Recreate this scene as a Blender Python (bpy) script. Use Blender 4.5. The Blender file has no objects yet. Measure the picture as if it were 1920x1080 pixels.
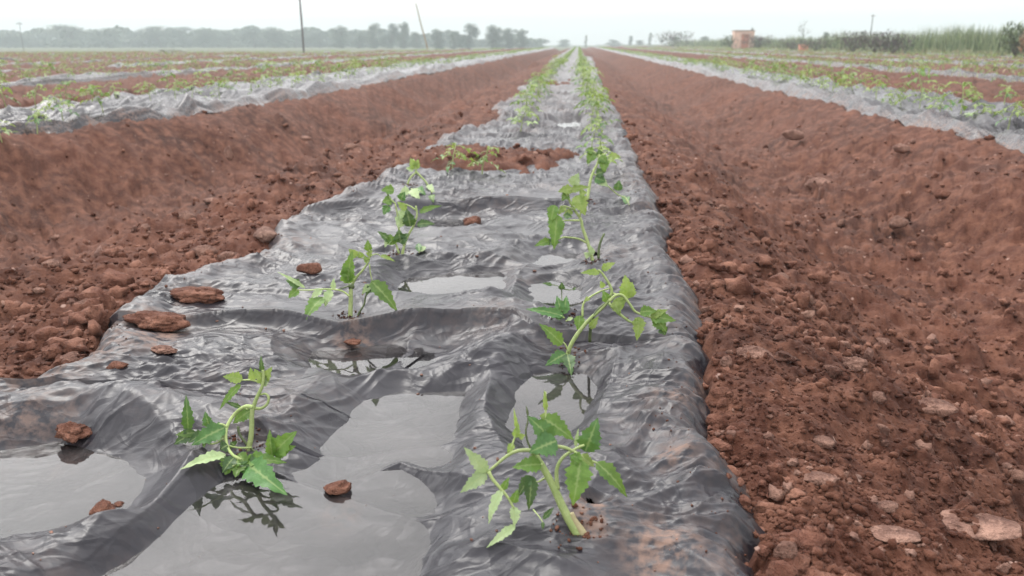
import bpy, bmesh, math, random
import numpy as np
from mathutils import Vector, Matrix, noise as mnoise

C = bpy.context.scene
COL = C.collection
rng = np.random.default_rng(7)
random.seed(7)

# ------------------------------------------------------------------ camera
H = 0.55                       # lens height above the bed
FPX = 1598.0                   # focal length in pixels of a 1920 px wide frame
VPU, VPV = 1085.0, 82.0        # vanishing point of the rows in that frame
PITCH = math.atan((540 - VPV) / FPX)
YAW = math.atan((VPU - 960) / FPX * math.cos(PITCH))
FWD = np.array([-math.sin(YAW) * math.cos(PITCH), math.cos(YAW) * math.cos(PITCH), -math.sin(PITCH)])
RGT = np.array([math.cos(YAW), math.sin(YAW), 0.0])
UPV = np.cross(RGT, FWD)
CAM = np.array([0.0, 0.0, H])

cd = bpy.data.cameras.new('camera'); co = bpy.data.objects.new('camera', cd); COL.objects.link(co)
cd.sensor_width = 36.0; cd.lens = 36.0 * FPX / 1920.0
cd.clip_start = 0.02; cd.clip_end = 4000.0
m = Matrix((( RGT[0], UPV[0], -FWD[0]), (RGT[1], UPV[1], -FWD[1]), (RGT[2], UPV[2], -FWD[2]))).to_4x4()
m.translation = Vector(CAM); co.matrix_world = m
cd.dof.use_dof = True; cd.dof.focus_distance = 1.35; cd.dof.aperture_fstop = 7.5
C.camera = co

# ------------------------------------------------------------------ world
SUN_EL, SUN_AZ = math.radians(50), math.radians(-38)
w = bpy.data.worlds.new("World"); C.world = w; w.use_nodes = True
nt = w.node_tree; nt.nodes.clear()
def wn(t, **k):
    n = nt.nodes.new(t)
    for a, b in k.items(): setattr(n, a, b)
    return n
out = wn('ShaderNodeOutputWorld')
sky = wn('ShaderNodeTexSky', sky_type='NISHITA', sun_disc=False)
sky.sun_elevation = SUN_EL; sky.sun_rotation = SUN_AZ; sky.dust_density = 4.0; sky.air_density = 1.0
hs = wn('ShaderNodeHueSaturation'); hs.inputs['Saturation'].default_value = 0.15
bgA = wn('ShaderNodeBackground'); bgA.inputs['Strength'].default_value = 0.08
nt.links.new(sky.outputs[0], hs.inputs['Color']); nt.links.new(hs.outputs[0], bgA.inputs['Color'])
# closed overcast layer: brighter overhead than at the horizon
tc = wn('ShaderNodeTexCoord'); sp = wn('ShaderNodeSeparateXYZ')
nt.links.new(tc.outputs['Generated'], sp.inputs[0])
mr = wn('ShaderNodeMapRange'); mr.inputs['From Min'].default_value = 0.0; mr.inputs['From Max'].default_value = 1.0
mr.inputs['To Min'].default_value = 1.0; mr.inputs['To Max'].default_value = 1.75
nt.links.new(sp.outputs['Z'], mr.inputs['Value'])
nz = wn('ShaderNodeTexNoise'); nz.inputs['Scale'].default_value = 2.2; nz.inputs['Detail'].default_value = 4
nt.links.new(tc.outputs['Generated'], nz.inputs['Vector'])
mr2 = wn('ShaderNodeMapRange'); mr2.inputs['From Min'].default_value = 0.3; mr2.inputs['From Max'].default_value = 0.7
mr2.inputs['To Min'].default_value = 0.85; mr2.inputs['To Max'].default_value = 1.12
nt.links.new(nz.outputs[0], mr2.inputs['Value'])
mu = wn('ShaderNodeMath', operation='MULTIPLY')
nt.links.new(mr.outputs[0], mu.inputs[0]); nt.links.new(mr2.outputs[0], mu.inputs[1])
# the veiled sun brightens the cloud around it
dp = wn('ShaderNodeVectorMath', operation='DOT_PRODUCT')
dp.inputs[1].default_value = (math.sin(SUN_AZ) * math.cos(SUN_EL), math.cos(SUN_AZ) * math.cos(SUN_EL), math.sin(SUN_EL))
nt.links.new(tc.outputs['Generated'], dp.inputs[0])
cl_ = wn('ShaderNodeMath', operation='MAXIMUM'); cl_.inputs[1].default_value = 0.0; nt.links.new(dp.outputs['Value'], cl_.inputs[0])
pw = wn('ShaderNodeMath', operation='POWER'); pw.inputs[1].default_value = 5.0; nt.links.new(cl_.outputs[0], pw.inputs[0])
gl_ = wn('ShaderNodeMath', operation='MULTIPLY'); gl_.inputs[1].default_value = 1.5; nt.links.new(pw.outputs[0], gl_.inputs[0])
mm_ = wn('ShaderNodeMath', operation='MULTIPLY'); nt.links.new(gl_.outputs[0], mm_.inputs[0]); nt.links.new(mr2.outputs[0], mm_.inputs[1])
sm_ = wn('ShaderNodeMath', operation='ADD'); nt.links.new(mu.outputs[0], sm_.inputs[0]); nt.links.new(mm_.outputs[0], sm_.inputs[1])
bgB = wn('ShaderNodeBackground'); bgB.inputs['Color'].default_value = (1.0, 0.985, 0.98, 1)
nt.links.new(sm_.outputs[0], bgB.inputs['Strength'])
ad = wn('ShaderNodeAddShader')
nt.links.new(bgA.outputs[0], ad.inputs[0]); nt.links.new(bgB.outputs[0], ad.inputs[1])
nt.links.new(ad.outputs[0], out.inputs['Surface'])

sd = bpy.data.lights.new('sun', 'SUN'); sd.energy = 1.25; sd.angle = math.radians(26); sd.color = (1.0, 0.96, 0.9)
so = bpy.data.objects.new('sun', sd); COL.objects.link(so)
so.rotation_euler = (math.pi / 2 - SUN_EL, 0, math.pi - SUN_AZ)   # light arrives from azimuth SUN_AZ (clockwise from +Y)

C.view_settings.view_transform = 'Standard'; C.view_settings.look = 'None'
C.view_settings.gamma = 1.0; C.view_settings.exposure = 0.22
C.render.engine = 'CYCLES'
C.cycles.use_denoising = True
C.cycles.max_bounces = 6; C.cycles.diffuse_bounces = 3; C.cycles.glossy_bounces = 3
C.cycles.transmission_bounces = 3; C.cycles.transparent_max_bounces = 8; C.cycles.volume_bounces = 1

# ------------------------------------------------------------------ pixel <-> world helpers
def ray(u, v):
    return FWD + RGT * ((u - 960.0) / FPX) + UPV * ((540.0 - v) / FPX)
def PZ(u, v, z=0.0):
    d = ray(u, v); t = (z - H) / d[2]
    return CAM + d * t
def PD(u, v, depth):
    return CAM + ray(u, v) * depth
def depth_of(p):
    return float(np.dot(np.asarray(p) - CAM, FWD))

# ------------------------------------------------------------------ numpy noise
def _hash(ix, iy, seed):
    h = (ix.astype(np.int64) * 374761393 + iy.astype(np.int64) * 668265263 + seed * 974711 + 1013904223) & 0xFFFFFFFF
    h = ((h ^ (h >> 13)) * 1274126177) & 0xFFFFFFFF
    h = ((h ^ (h >> 16)) * 2246822519) & 0xFFFFFFFF
    return (h ^ (h >> 15)) & 0xFFFFFFFF
def _h01(ix, iy, seed):
    return _hash(ix, iy, seed) / 4294967295.0
def perlin(x, y, seed=0):
    x = np.asarray(x, float); y = np.asarray(y, float)
    ix = np.floor(x); iy = np.floor(y); fx = x - ix; fy = y - iy
    ix = ix.astype(np.int64); iy = iy.astype(np.int64)
    def g(a, b, dx, dy):
        t = _h01(a, b, seed) * 2 * np.pi
        return np.cos(t) * dx + np.sin(t) * dy
    u = fx * fx * fx * (fx * (fx * 6 - 15) + 10); v = fy * fy * fy * (fy * (fy * 6 - 15) + 10)
    a = g(ix, iy, fx, fy); b = g(ix + 1, iy, fx - 1, fy)
    c = g(ix, iy + 1, fx, fy - 1); d = g(ix + 1, iy + 1, fx - 1, fy - 1)
    return ((a + (b - a) * u) * (1 - v) + (c + (d - c) * u) * v) * 1.5
def fbm(x, y, seed=0, o=4):
    s = 0; a = 1.0
    for i in range(o):
        s = s + a * perlin(x * 2 ** i, y * 2 ** i, seed + i * 17); a *= 0.5
    return s
def ridged(x, y, seed=0):
    return np.clip(1 - np.abs(perlin(x, y, seed)) * 2.2, 0, 1)
def clods(x, y, cell, seed, fill=0.75):
    """crumbly lumps: half-buried pebbles of random size, one per cell"""
    gx = x / cell; gy = y / cell
    ix = np.floor(gx).astype(np.int64); iy = np.floor(gy).astype(np.int64)
    h = np.zeros_like(gx)
    for dx in (-1, 0, 1):
        for dy in (-1, 0, 1):
            a = ix + dx; b = iy + dy
            px = a + _h01(a, b, seed); py = b + _h01(a, b, seed + 1)
            r = 0.25 + 0.6 * _h01(a, b, seed + 2) ** 2
            on = _h01(a, b, seed + 3) < fill
            st = 0.6 + 0.8 * _h01(a, b, seed + 4)
            d2 = ((gx - px) * st) ** 2 + ((gy - py) / st) ** 2
            q = np.sqrt(np.clip(1 - d2 / (r * r), 0, 1)) * r * on
            h = np.maximum(h, q)
    return h * cell
def folds(x, y, seed):
    """crumpled sheet: near planar facets meeting in sharp crests, 0..1"""
    ix = np.floor(x).astype(np.int64); iy = np.floor(y).astype(np.int64)
    f1 = np.full(np.shape(x), 9.0); f2 = np.full(np.shape(x), 9.0)
    for dx in (-1, 0, 1):
        for dy in (-1, 0, 1):
            a = ix + dx; b = iy + dy
            d = np.hypot(x - a - _h01(a, b, seed), y - b - _h01(a, b, seed + 1)) * (0.7 + 0.6 * _h01(a, b, seed + 2))
            f2 = np.minimum(f2, np.maximum(f1, d)); f1 = np.minimum(f1, d)
    return np.clip(1 - (f2 - f1) * 1.35, 0, 1)
def sstep(a, b, x):
    t = np.clip((x - a) / (b - a), 0, 1); return t * t * (3 - 2 * t)
def segdist(x, y, pts):
    """distance to a polyline, and signed side, of every grid point"""
    best = np.full(np.shape(x), 1e9); tt = np.zeros(np.shape(x))
    n = len(pts) - 1
    for i in range(n):
        ax, ay = pts[i][:2]; bx, by = pts[i + 1][:2]
        vx, vy = bx - ax, by - ay; L = vx * vx + vy * vy + 1e-12
        t = np.clip(((x - ax) * vx + (y - ay) * vy) / L, 0, 1)
        dx = x - (ax + t * vx); dy = y - (ay + t * vy)
        d = np.sqrt(dx * dx + dy * dy)
        s = np.sign(vx * (y - ay) - vy * (x - ax))
        k = d < np.abs(best)
        best = np.where(k, d * np.where(s == 0, 1, s), best); tt = np.where(k, (i + t) / n, tt)
    return best, tt
def inpoly_sd(x, y, pts):
    """signed distance to a polygon, positive inside"""
    p = [tuple(q[:2]) for q in pts]
    d, _ = segdist(x, y, p + [p[0]])
    ins = np.zeros(np.shape(x), bool); n = len(p)
    for i in range(n):
        x1, y1 = p[i]; x2, y2 = p[(i + 1) % n]
        c = ((y1 > y) != (y2 > y)) & (x < (x2 - x1) * (y - y1) / (y2 - y1 + 1e-12) + x1)
        ins ^= c
    return np.where(ins, np.abs(d), -np.abs(d))

# ------------------------------------------------------------------ object helpers
def tag(o, label=None, cat=None, group=None, kind=None):
    if label: o['label'] = label
    if cat: o['category'] = cat
    if group: o['group'] = group
    if kind: o['kind'] = kind
    return o
def empty(name, loc=(0, 0, 0), rz=0.0):
    o = bpy.data.objects.new(name, None); COL.objects.link(o)
    o.location = [float(c) for c in loc]; o.rotation_euler = (0, 0, rz); o.empty_display_size = 0.02
    return o
def mesh_obj(name, verts, faces, mats, parent=None, smooth=True, mi=None, loc=None):
    me = bpy.data.meshes.new(name)
    me.from_pydata([tuple(map(float, v)) for v in verts], [], [tuple(map(int, f)) for f in faces])
    return finish(name, me, mats, parent, smooth, mi, loc)
def finish(name, me, mats, parent=None, smooth=True, mi=None, loc=None):
    for mm in (mats if isinstance(mats, (list, tuple)) else [mats]): me.materials.append(mm)
    if mi is not None: me.polygons.foreach_set('material_index', np.asarray(mi, np.int32))
    me.polygons.foreach_set('use_smooth', np.full(len(me.polygons), smooth))
    me.update()
    o = bpy.data.objects.new(name, me); COL.objects.link(o)
    if parent is not None: o.parent = parent
    if loc is not None: o.location = [float(c) for c in loc]
    return o
def fast_mesh(name, V, F):
    """numpy quads or triangles straight into a mesh"""
    V = np.asarray(V, np.float32); F = np.asarray(F, np.int32); k = F.shape[1]
    me = bpy.data.meshes.new(name)
    me.vertices.add(len(V)); me.vertices.foreach_set('co', V.ravel())
    me.loops.add(F.size); me.loops.foreach_set('vertex_index', F.ravel())
    me.polygons.add(len(F))
    me.polygons.foreach_set('loop_start', np.arange(0, F.size, k, dtype=np.int32))
    me.update(calc_edges=True); me.validate()
    return me
def grid_faces(nr, nc):
    i = np.arange(nr - 1)[:, None] * nc + np.arange(nc - 1)[None, :]
    return np.stack([i, i + 1, i + nc + 1, i + nc], -1).reshape(-1, 4)
def attr(me, name, val):
    a = me.attributes.new(name, 'FLOAT', 'POINT'); a.data.foreach_set('value', np.asarray(val, np.float32).ravel())

# ------------------------------------------------------------------ materials
class NT:
    def __init__(s, name):
        s.m = bpy.data.materials.new(name); s.m.use_nodes = True
        s.t = s.m.node_tree; s.b = s.t.nodes['Principled BSDF']; s.o = s.t.nodes['Material Output']
    def n(s, typ, **k):
        q = s.t.nodes.new(typ)
        for a, b in k.items(): setattr(q, a, b)
        return q
    def l(s, a, b): s.t.links.new(a, b)
    def pos(s):
        if not hasattr(s, '_p'): s._p = s.n('ShaderNodeNewGeometry').outputs['Position']
        return s._p
    def objc(s): return s.n('ShaderNodeTexCoord').outputs['Object']
    def noise(s, vec, scale, detail=4, rough=0.55, dist=0.0):
        q = s.n('ShaderNodeTexNoise'); q.inputs['Scale'].default_value = scale
        q.inputs['Detail'].default_value = detail; q.inputs['Roughness'].default_value = rough
        q.inputs['Distortion'].default_value = dist
        s.l(vec, q.inputs['Vector']); return q.outputs['Fac']
    def scalev(s, vec, sc):
        q = s.n('ShaderNodeMapping'); q.inputs['Scale'].default_value = sc; s.l(vec, q.inputs['Vector']); return q.outputs[0]
    def ramp(s, f, a, b, c0=0.0, c1=1.0):
        q = s.n('ShaderNodeMapRange'); q.inputs[1].default_value = a; q.inputs[2].default_value = b
        q.inputs[3].default_value = c0; q.inputs[4].default_value = c1; s.l(f, q.inputs[0]); return q.outputs[0]
    def mix(s, f, a, b):
        q = s.n('ShaderNodeMix', data_type='RGBA')
        for sock, v in ((q.inputs[0], f), (q.inputs[6], a), (q.inputs[7], b)):
            if hasattr(v, 'is_output'): s.l(v, sock)
            else: sock.default_value = v if not isinstance(v, tuple) else (*v, 1.0)[:4]
        return q.outputs[2]
    def math(s, op, a, b=0.0):
        q = s.n('ShaderNodeMath', operation=op)
        for i, v in enumerate((a, b)):
            if hasattr(v, 'is_output'): s.l(v, q.inputs[i])
            else: q.inputs[i].default_value = v
        return q.outputs[0]
    def bump(s, h, strength=0.3, dist=0.01, prev=None):
        q = s.n('ShaderNodeBump'); q.inputs['Strength'].default_value = strength; q.inputs['Distance'].default_value = dist
        s.l(h, q.inputs['Height'])
        if prev is not None: s.l(prev, q.inputs['Normal'])
        return q.outputs[0]
    def at(s, name): return s.n('ShaderNodeAttribute', attribute_name=name).outputs['Fac']
    def set(s, **k):
        for a, v in k.items():
            sock = s.b.inputs[a.replace('_', ' ')]
            if hasattr(v, 'is_output'): s.l(v, sock)
            elif isinstance(v, tuple): sock.default_value = (*v, 1.0)[:4]
            else: sock.default_value = v

SOIL_D, SOIL_M, SOIL_L = (0.038, 0.0125, 0.0072), (0.084, 0.0290, 0.0165), (0.155, 0.068, 0.043)
def soil_material(name, objspace=False, k=1.0, pale=0.0):
    s = NT(name); v = s.objc() if objspace else s.pos()
    n1 = s.noise(v, 1.3, 5); n2 = s.noise(v, 14, 5, 0.6); n3 = s.noise(v, 110, 4, 0.65); n4 = s.noise(v, 420, 2)
    sm = tuple(a * k + pale * p for a, p in zip(SOIL_M, (0.22, 0.17, 0.15))); sl = tuple(a * k + pale * p for a, p in zip(SOIL_L, (0.25, 0.2, 0.17)))
    c = s.mix(s.ramp(n1, 0.35, 0.68), tuple(a * k for a in SOIL_D), sm)
    c = s.mix(s.ramp(n2, 0.42, 0.72), c, sl)
    c = s.mix(s.ramp(n3, 0.55, 0.72, 0, 0.55), c, sl)
    c = s.mix(s.ramp(n3, 0.43, 0.30, 0, 0.5), c, tuple(a * k * 0.6 for a in SOIL_D))
    vo = s.n('ShaderNodeTexVoronoi'); vo.inputs['Scale'].default_value = 46; s.l(v, vo.inputs['Vector'])
    sep = s.n('ShaderNodeSeparateColor'); s.l(vo.outputs['Color'], sep.inputs[0])
    pick = s.math('MULTIPLY', s.ramp(sep.outputs[0], 0.975, 0.98), s.ramp(vo.outputs['Distance'], 0.32, 0.2))
    c = s.mix(s.math('MULTIPLY', pick, 0.75), c, (0.36, 0.24, 0.2))
    if not objspace:
        gf = s.at('grass')
        gc = s.mix(s.ramp(n2, 0.4, 0.7), (0.045, 0.06, 0.028), (0.13, 0.12, 0.06))
        c = s.mix(gf, c, gc)
    b0 = s.bump(n2, 0.45, 0.03); b1 = s.bump(n3, 0.9 if objspace else 0.6, 0.009 if objspace else 0.007, b0); b2 = s.bump(n4, 0.5, 0.002, b1)
    s.set(Base_Color=c, Roughness=0.92, Normal=b2, Specular_IOR_Level=0.25)
    return s.m
M_SOIL = soil_material('red_soil')
M_CLOD = soil_material('red_clod', True, 1.5, 0.12)
M_STONE = soil_material('dusty_stone', True, 1.3, 0.50)
M_PALE = soil_material('pale_stone', True, 1.4, 0.62)

def film_material():
    s = NT('black_mulch_film'); v = s.pos()
    n1 = s.noise(v, 7, 5, 0.6); n2 = s.noise(v, 60, 4, 0.6); n3 = s.noise(s.scalev(v, (1, 2.2, 1)), 38, 5, 0.6, 0.6)
    d = s.at('dust')
    dm = s.math('MULTIPLY', d, s.ramp(n1, 0.36, 0.62)); dm = s.math('MULTIPLY', dm, s.ramp(n2, 0.40, 0.60))
    c = s.mix(s.ramp(n1, 0.3, 0.7), (0.0150, 0.0142, 0.0190), (0.027, 0.0258, 0.0325))
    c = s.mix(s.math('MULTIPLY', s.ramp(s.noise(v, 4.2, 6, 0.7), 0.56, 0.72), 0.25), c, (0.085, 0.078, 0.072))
    c = s.mix(dm, c, (0.19, 0.125, 0.10))
    r = s.ramp(n1, 0.25, 0.75, 0.25, 0.36); r = s.math('ADD', r, s.math('MULTIPLY', dm, 0.5)); r = s.math('SUBTRACT', r, s.math('MULTIPLY', s.at('wet'), 0.11))
    bp = s.bump(n3, 0.12, 0.005)
    wv = s.n('ShaderNodeVectorMath', operation='ADD'); nzv = s.n('ShaderNodeTexNoise'); nzv.inputs['Scale'].default_value = 5; nzv.inputs['Detail'].default_value = 3; s.l(v, nzv.inputs['Vector'])
    sc_ = s.n('ShaderNodeVectorMath', operation='SCALE'); sc_.inputs['Scale'].default_value = 0.22; s.l(nzv.outputs['Color'], sc_.inputs[0]); s.l(v, wv.inputs[0]); s.l(sc_.outputs[0], wv.inputs[1])
    for sc3, rot, scl, st, ds in (((1, 3.6, 1), 0.22, 4.5, 0.24, 0.020), ((1, 4.5, 1), -0.70, 6.0, 0.22, 0.014), ((1, 4.0, 1), 0.90, 10.0, 0.16, 0.008)):
        mp = s.n('ShaderNodeMapping'); mp.inputs['Rotation'].default_value = (0, 0, rot); s.l(wv.outputs[0], mp.inputs['Vector'])
        ve = s.n('ShaderNodeTexVoronoi', feature='DISTANCE_TO_EDGE'); ve.inputs['Scale'].default_value = scl
        s.l(s.scalev(mp.outputs[0], sc3), ve.inputs['Vector'])
        msk = s.ramp(s.noise(v, 3.1 + scl * .3, 2), 0.46, 0.62)
        hh_ = s.math('MULTIPLY', s.ramp(ve.outputs['Distance'], 0.0, 0.22, 1.0, 0.0), msk)
        bp = s.bump(hh_, st, ds, bp)
    s.set(Base_Color=c, Roughness=r, IOR=1.45, Normal=bp, Specular_IOR_Level=0.36)
    return s.m
M_FILM = film_material()
def water_material():
    s = NT('puddle_water'); v = s.pos()
    n = s.noise(v, 5.0, 4, 0.6)
    nb = s.bump(s.noise(v, 24, 2), 0.02, 0.01)
    gl = s.n('ShaderNodeBsdfGlossy'); gl.inputs['Roughness'].default_value = 0.025; gl.inputs['Color'].default_value = (0.97, 0.97, 0.97, 1); s.l(nb, gl.inputs['Normal'])
    tr = s.n('ShaderNodeBsdfTransparent'); tr.inputs[0].default_value = (0.70, 0.69, 0.70, 1)
    df = s.n('ShaderNodeBsdfDiffuse'); df.inputs[0].default_value = (0.105, 0.095, 0.095, 1)
    body = s.n('ShaderNodeMixShader'); s.l(s.ramp(n, 0.40, 0.72, 0.05, 0.38), body.inputs[0]); s.l(tr.outputs[0], body.inputs[1]); s.l(df.outputs[0], body.inputs[2])
    fr = s.n('ShaderNodeFresnel'); fr.inputs[0].default_value = 1.46; s.l(nb, fr.inputs['Normal'])
    mx = s.n('ShaderNodeMixShader'); s.l(fr.outputs[0], mx.inputs[0]); s.l(body.outputs[0], mx.inputs[1]); s.l(gl.outputs[0], mx.inputs[2])
    s.l(mx.outputs[0], s.o.inputs['Surface'])
    return s.m
M_WATER = water_material()

def leaf_material(name, a, b, trans=0.35, rough=0.42):
    s = NT(name); v = s.pos()
    oi = s.n('ShaderNodeObjectInfo').outputs['Random']
    n1 = s.noise(v, 55, 3); n2 = s.noise(v, 300, 3, 0.6)
    c = s.mix(s.ramp(n1, 0.32, 0.68), a, b)
    c = s.mix(s.ramp(n2, 0.5, 0.75, 0, 0.35), c, tuple(min(1, x * 1.6) for x in b))
    hv = s.n('ShaderNodeHueSaturation'); hv.inputs['Saturation'].default_value = 1.0
    s.l(s.ramp(oi, 0, 1, 0.82, 1.2), hv.inputs['Value']); s.l(c, hv.inputs['Color'])
    rb = s.ramp(s.at('rib'), 0.72, 0.98, 0, 0.55)
    hvo = s.mix(rb, hv.outputs[0], (0.34, 0.42, 0.17))
    s.set(Base_Color=hvo, Roughness=rough, Specular_IOR_Level=0.4, Normal=s.bump(n2, 0.3, 0.002))
    tr = s.n('ShaderNodeBsdfTranslucent'); s.l(s.mix(0.5, hv.outputs[0], (0.25, 0.34, 0.05)), tr.inputs[0])
    mx = s.n('ShaderNodeMixShader'); mx.inputs[0].default_value = trans
    s.l(s.b.outputs[0], mx.inputs[1]); s.l(tr.outputs[0], mx.inputs[2]); s.l(mx.outputs[0], s.o.inputs['Surface'])
    return s.m
LG = leaf_material('leaf_green', (0.066, 0.150, 0.022), (0.125, 0.225, 0.038))
LB = leaf_material('leaf_blue_green', (0.040, 0.118, 0.026), (0.075, 0.180, 0.046), 0.22)
LP = leaf_material('leaf_pale_underside', (0.29, 0.40, 0.19), (0.38, 0.47, 0.25), 0.3, 0.6)
LY = leaf_material('leaf_yellow_green', (0.165, 0.26, 0.050), (0.27, 0.35, 0.095), 0.4)
LD = leaf_material('leaf_dark_green', (0.030, 0.075, 0.018), (0.055, 0.120, 0.030), 0.2)
ST = leaf_material('stem_green', (0.27, 0.36, 0.12), (0.37, 0.44, 0.18), 0.12, 0.45)
SB = leaf_material('stem_base_tan', (0.30, 0.25, 0.13), (0.38, 0.34, 0.19), 0.0, 0.6)
SDK = leaf_material('stem_dark', (0.07, 0.10, 0.04), (0.12, 0.15, 0.06), 0.05, 0.5)
LEAFM = [LG, LB, LP, LY, LD, ST, SB, SDK]
MI = {'g': 0, 'b': 1, 'p': 2, 'y': 3, 'd': 4, 's': 5, 't': 6, 'k': 7}

def plain(name, col, rough=0.8, nscale=6, var=0.35, bump=0.2):
    s = NT(name); v = s.objc(); n = s.noise(v, nscale, 5, 0.6)
    c = s.mix(s.ramp(n, 0.3, 0.7), tuple(x * (1 - var) for x in col), tuple(min(1, x * (1 + var)) for x in col))
    s.set(Base_Color=c, Roughness=rough, Normal=s.bump(n, bump, 0.01)); return s.m
M_BARK = plain('grey_bark', (0.10, 0.085, 0.07), 0.9, 9)
M_POLE = plain('weathered_pole', (0.11, 0.10, 0.10), 0.85, 20)
M_STICK = plain('bamboo_stick', (0.30, 0.24, 0.15), 0.7, 20)
M_CROWN = [plain('tree_leaves', (0.050, 0.075, 0.035), 0.7, 0.6, 0.4), plain('tree_leaves_blue', (0.045, 0.070, 0.045), 0.7, 0.6, 0.4), plain('tree_leaves_olive', (0.070, 0.080, 0.035), 0.7, 0.6, 0.4)]
M_REED = [plain('reed_green', (0.145, 0.20, 0.08), 0.6, 1.5, 0.4), plain('reed_pale', (0.25, 0.29, 0.15), 0.6, 1.5, 0.3), plain('reed_dark', (0.07, 0.105, 0.045), 0.6, 1.5, 0.4)]
M_DRY = plain('dry_twigs', (0.095, 0.075, 0.072), 0.9, 3, 0.35)
M_TAN = plain('dry_straw', (0.33, 0.27, 0.16), 0.8, 5, 0.3)
M_BRICK = plain('hut_render', (0.62, 0.43, 0.33), 0.85, 2.5, 0.25)
M_ROOF = plain('hut_roof', (0.30, 0.22, 0.18), 0.8, 3, 0.2)
M_DOOR = plain('hut_door', (0.50, 0.22, 0.14), 0.6, 4, 0.2)

# ------------------------------------------------------------------ the beds and the furrows
PITCHX, BEDW = 3.40, 1.20
LEFT_PX = [(0, 742), (150, 688), (165, 640), (225, 592), (300, 548), (345, 528), (490, 478), (508, 430), (600, 392), (690, 372), (715, 338), (760, 322)]
LEFT_FAR = [(830, 262), (868, 240), (900, 212), (930, 196), (965, 176), (1005, 148), (1040, 118)]
RIGHT_PX = [(1452, 1078), (1447, 1010), (1395, 905), (1345, 835), (1338, 745), (1342, 665), (1312, 595), (1308, 545), (1256, 462), (1252, 420), (1222, 362), (1197, 302), (1172, 250), (1147, 200), (1126, 150), (1110, 108)]
_lp = sorted([tuple(PZ(u, v, 0.012)[:2][::-1]) for u, v in LEFT_PX + LEFT_FAR])
_rp = sorted([tuple(PZ(u, v, 0.012)[:2][::-1]) for u, v in RIGHT_PX])
def xL(y):
    e = np.interp(y, [p[0] for p in _lp], [p[1] for p in _lp], left=-0.97, right=-0.93)
    return e + 0.025 * perlin(y * 5.0, y * 0 + 3.3, 91) * (1 + np.minimum(np.asarray(y) * 0.12, 1.5)) + sstep(4.5, 6.5, np.asarray(y)) * (0.10 + 0.16 * perlin(y * 0.9, y * 0 + 1.3, 95) + 0.10 * perlin(y * 2.3, y * 0 + 4.3, 96))
def xR(y):
    e = np.interp(y, [p[0] for p in _rp], [p[1] for p in _rp], left=0.225, right=0.26)
    return e + 0.018 * perlin(y * 7.0, y * 0 + 8.1, 92) * (1 + np.minimum(np.asarray(y) * 0.12, 1.5))
CX0 = -0.36
def field_back(x):
    return np.where(x < -15, 50 + (x + 15) * 0.0, 50 + (x + 15) * 4.6) + 0 * x
def field_mask(x, y):
    back = np.where(x < 1, np.minimum(field_back(x), 135), 165)
    a = 1 - sstep(-0.6, 0.8, y - back - 1.2 * perlin(x * 0.3, y * 0.1, 55))
    b = 1 - sstep(17.4, 18.4, x)
    return a * b
def bed_edges(k, y):
    k = np.asarray(k, float) + 0 * y; c = CX0 + PITCHX * k
    hw = np.where(np.abs(k) <= 1, 0.6, 0.28)
    el = np.where(k == 1, c - 0.75, np.where(k == -1, c - 0.42, c - hw))
    er = np.where(k == 1, c + 0.18, np.where(k == -1, np.interp(y, [4.4, 6.2, 9], [-3.6, -3.0, -2.85]), c + hw))
    el = el + 0.07 * perlin(y * 0.9, k * 3.7, 31) + 0.035 * perlin(y * 4.0, k * 1.7, 33)
    er = er + 0.07 * perlin(y * 0.9, k * 5.1, 37) + 0.035 * perlin(y * 4.0, k * 2.9, 39)
    return np.where(k == 0, xL(y), el), np.where(k == 0, xR(y), er)
def edges_of(k, y):
    """left and right film edge of bed k (0 is the one in front of the camera)"""
    return bed_edges(k, np.asarray(y, float))
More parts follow.
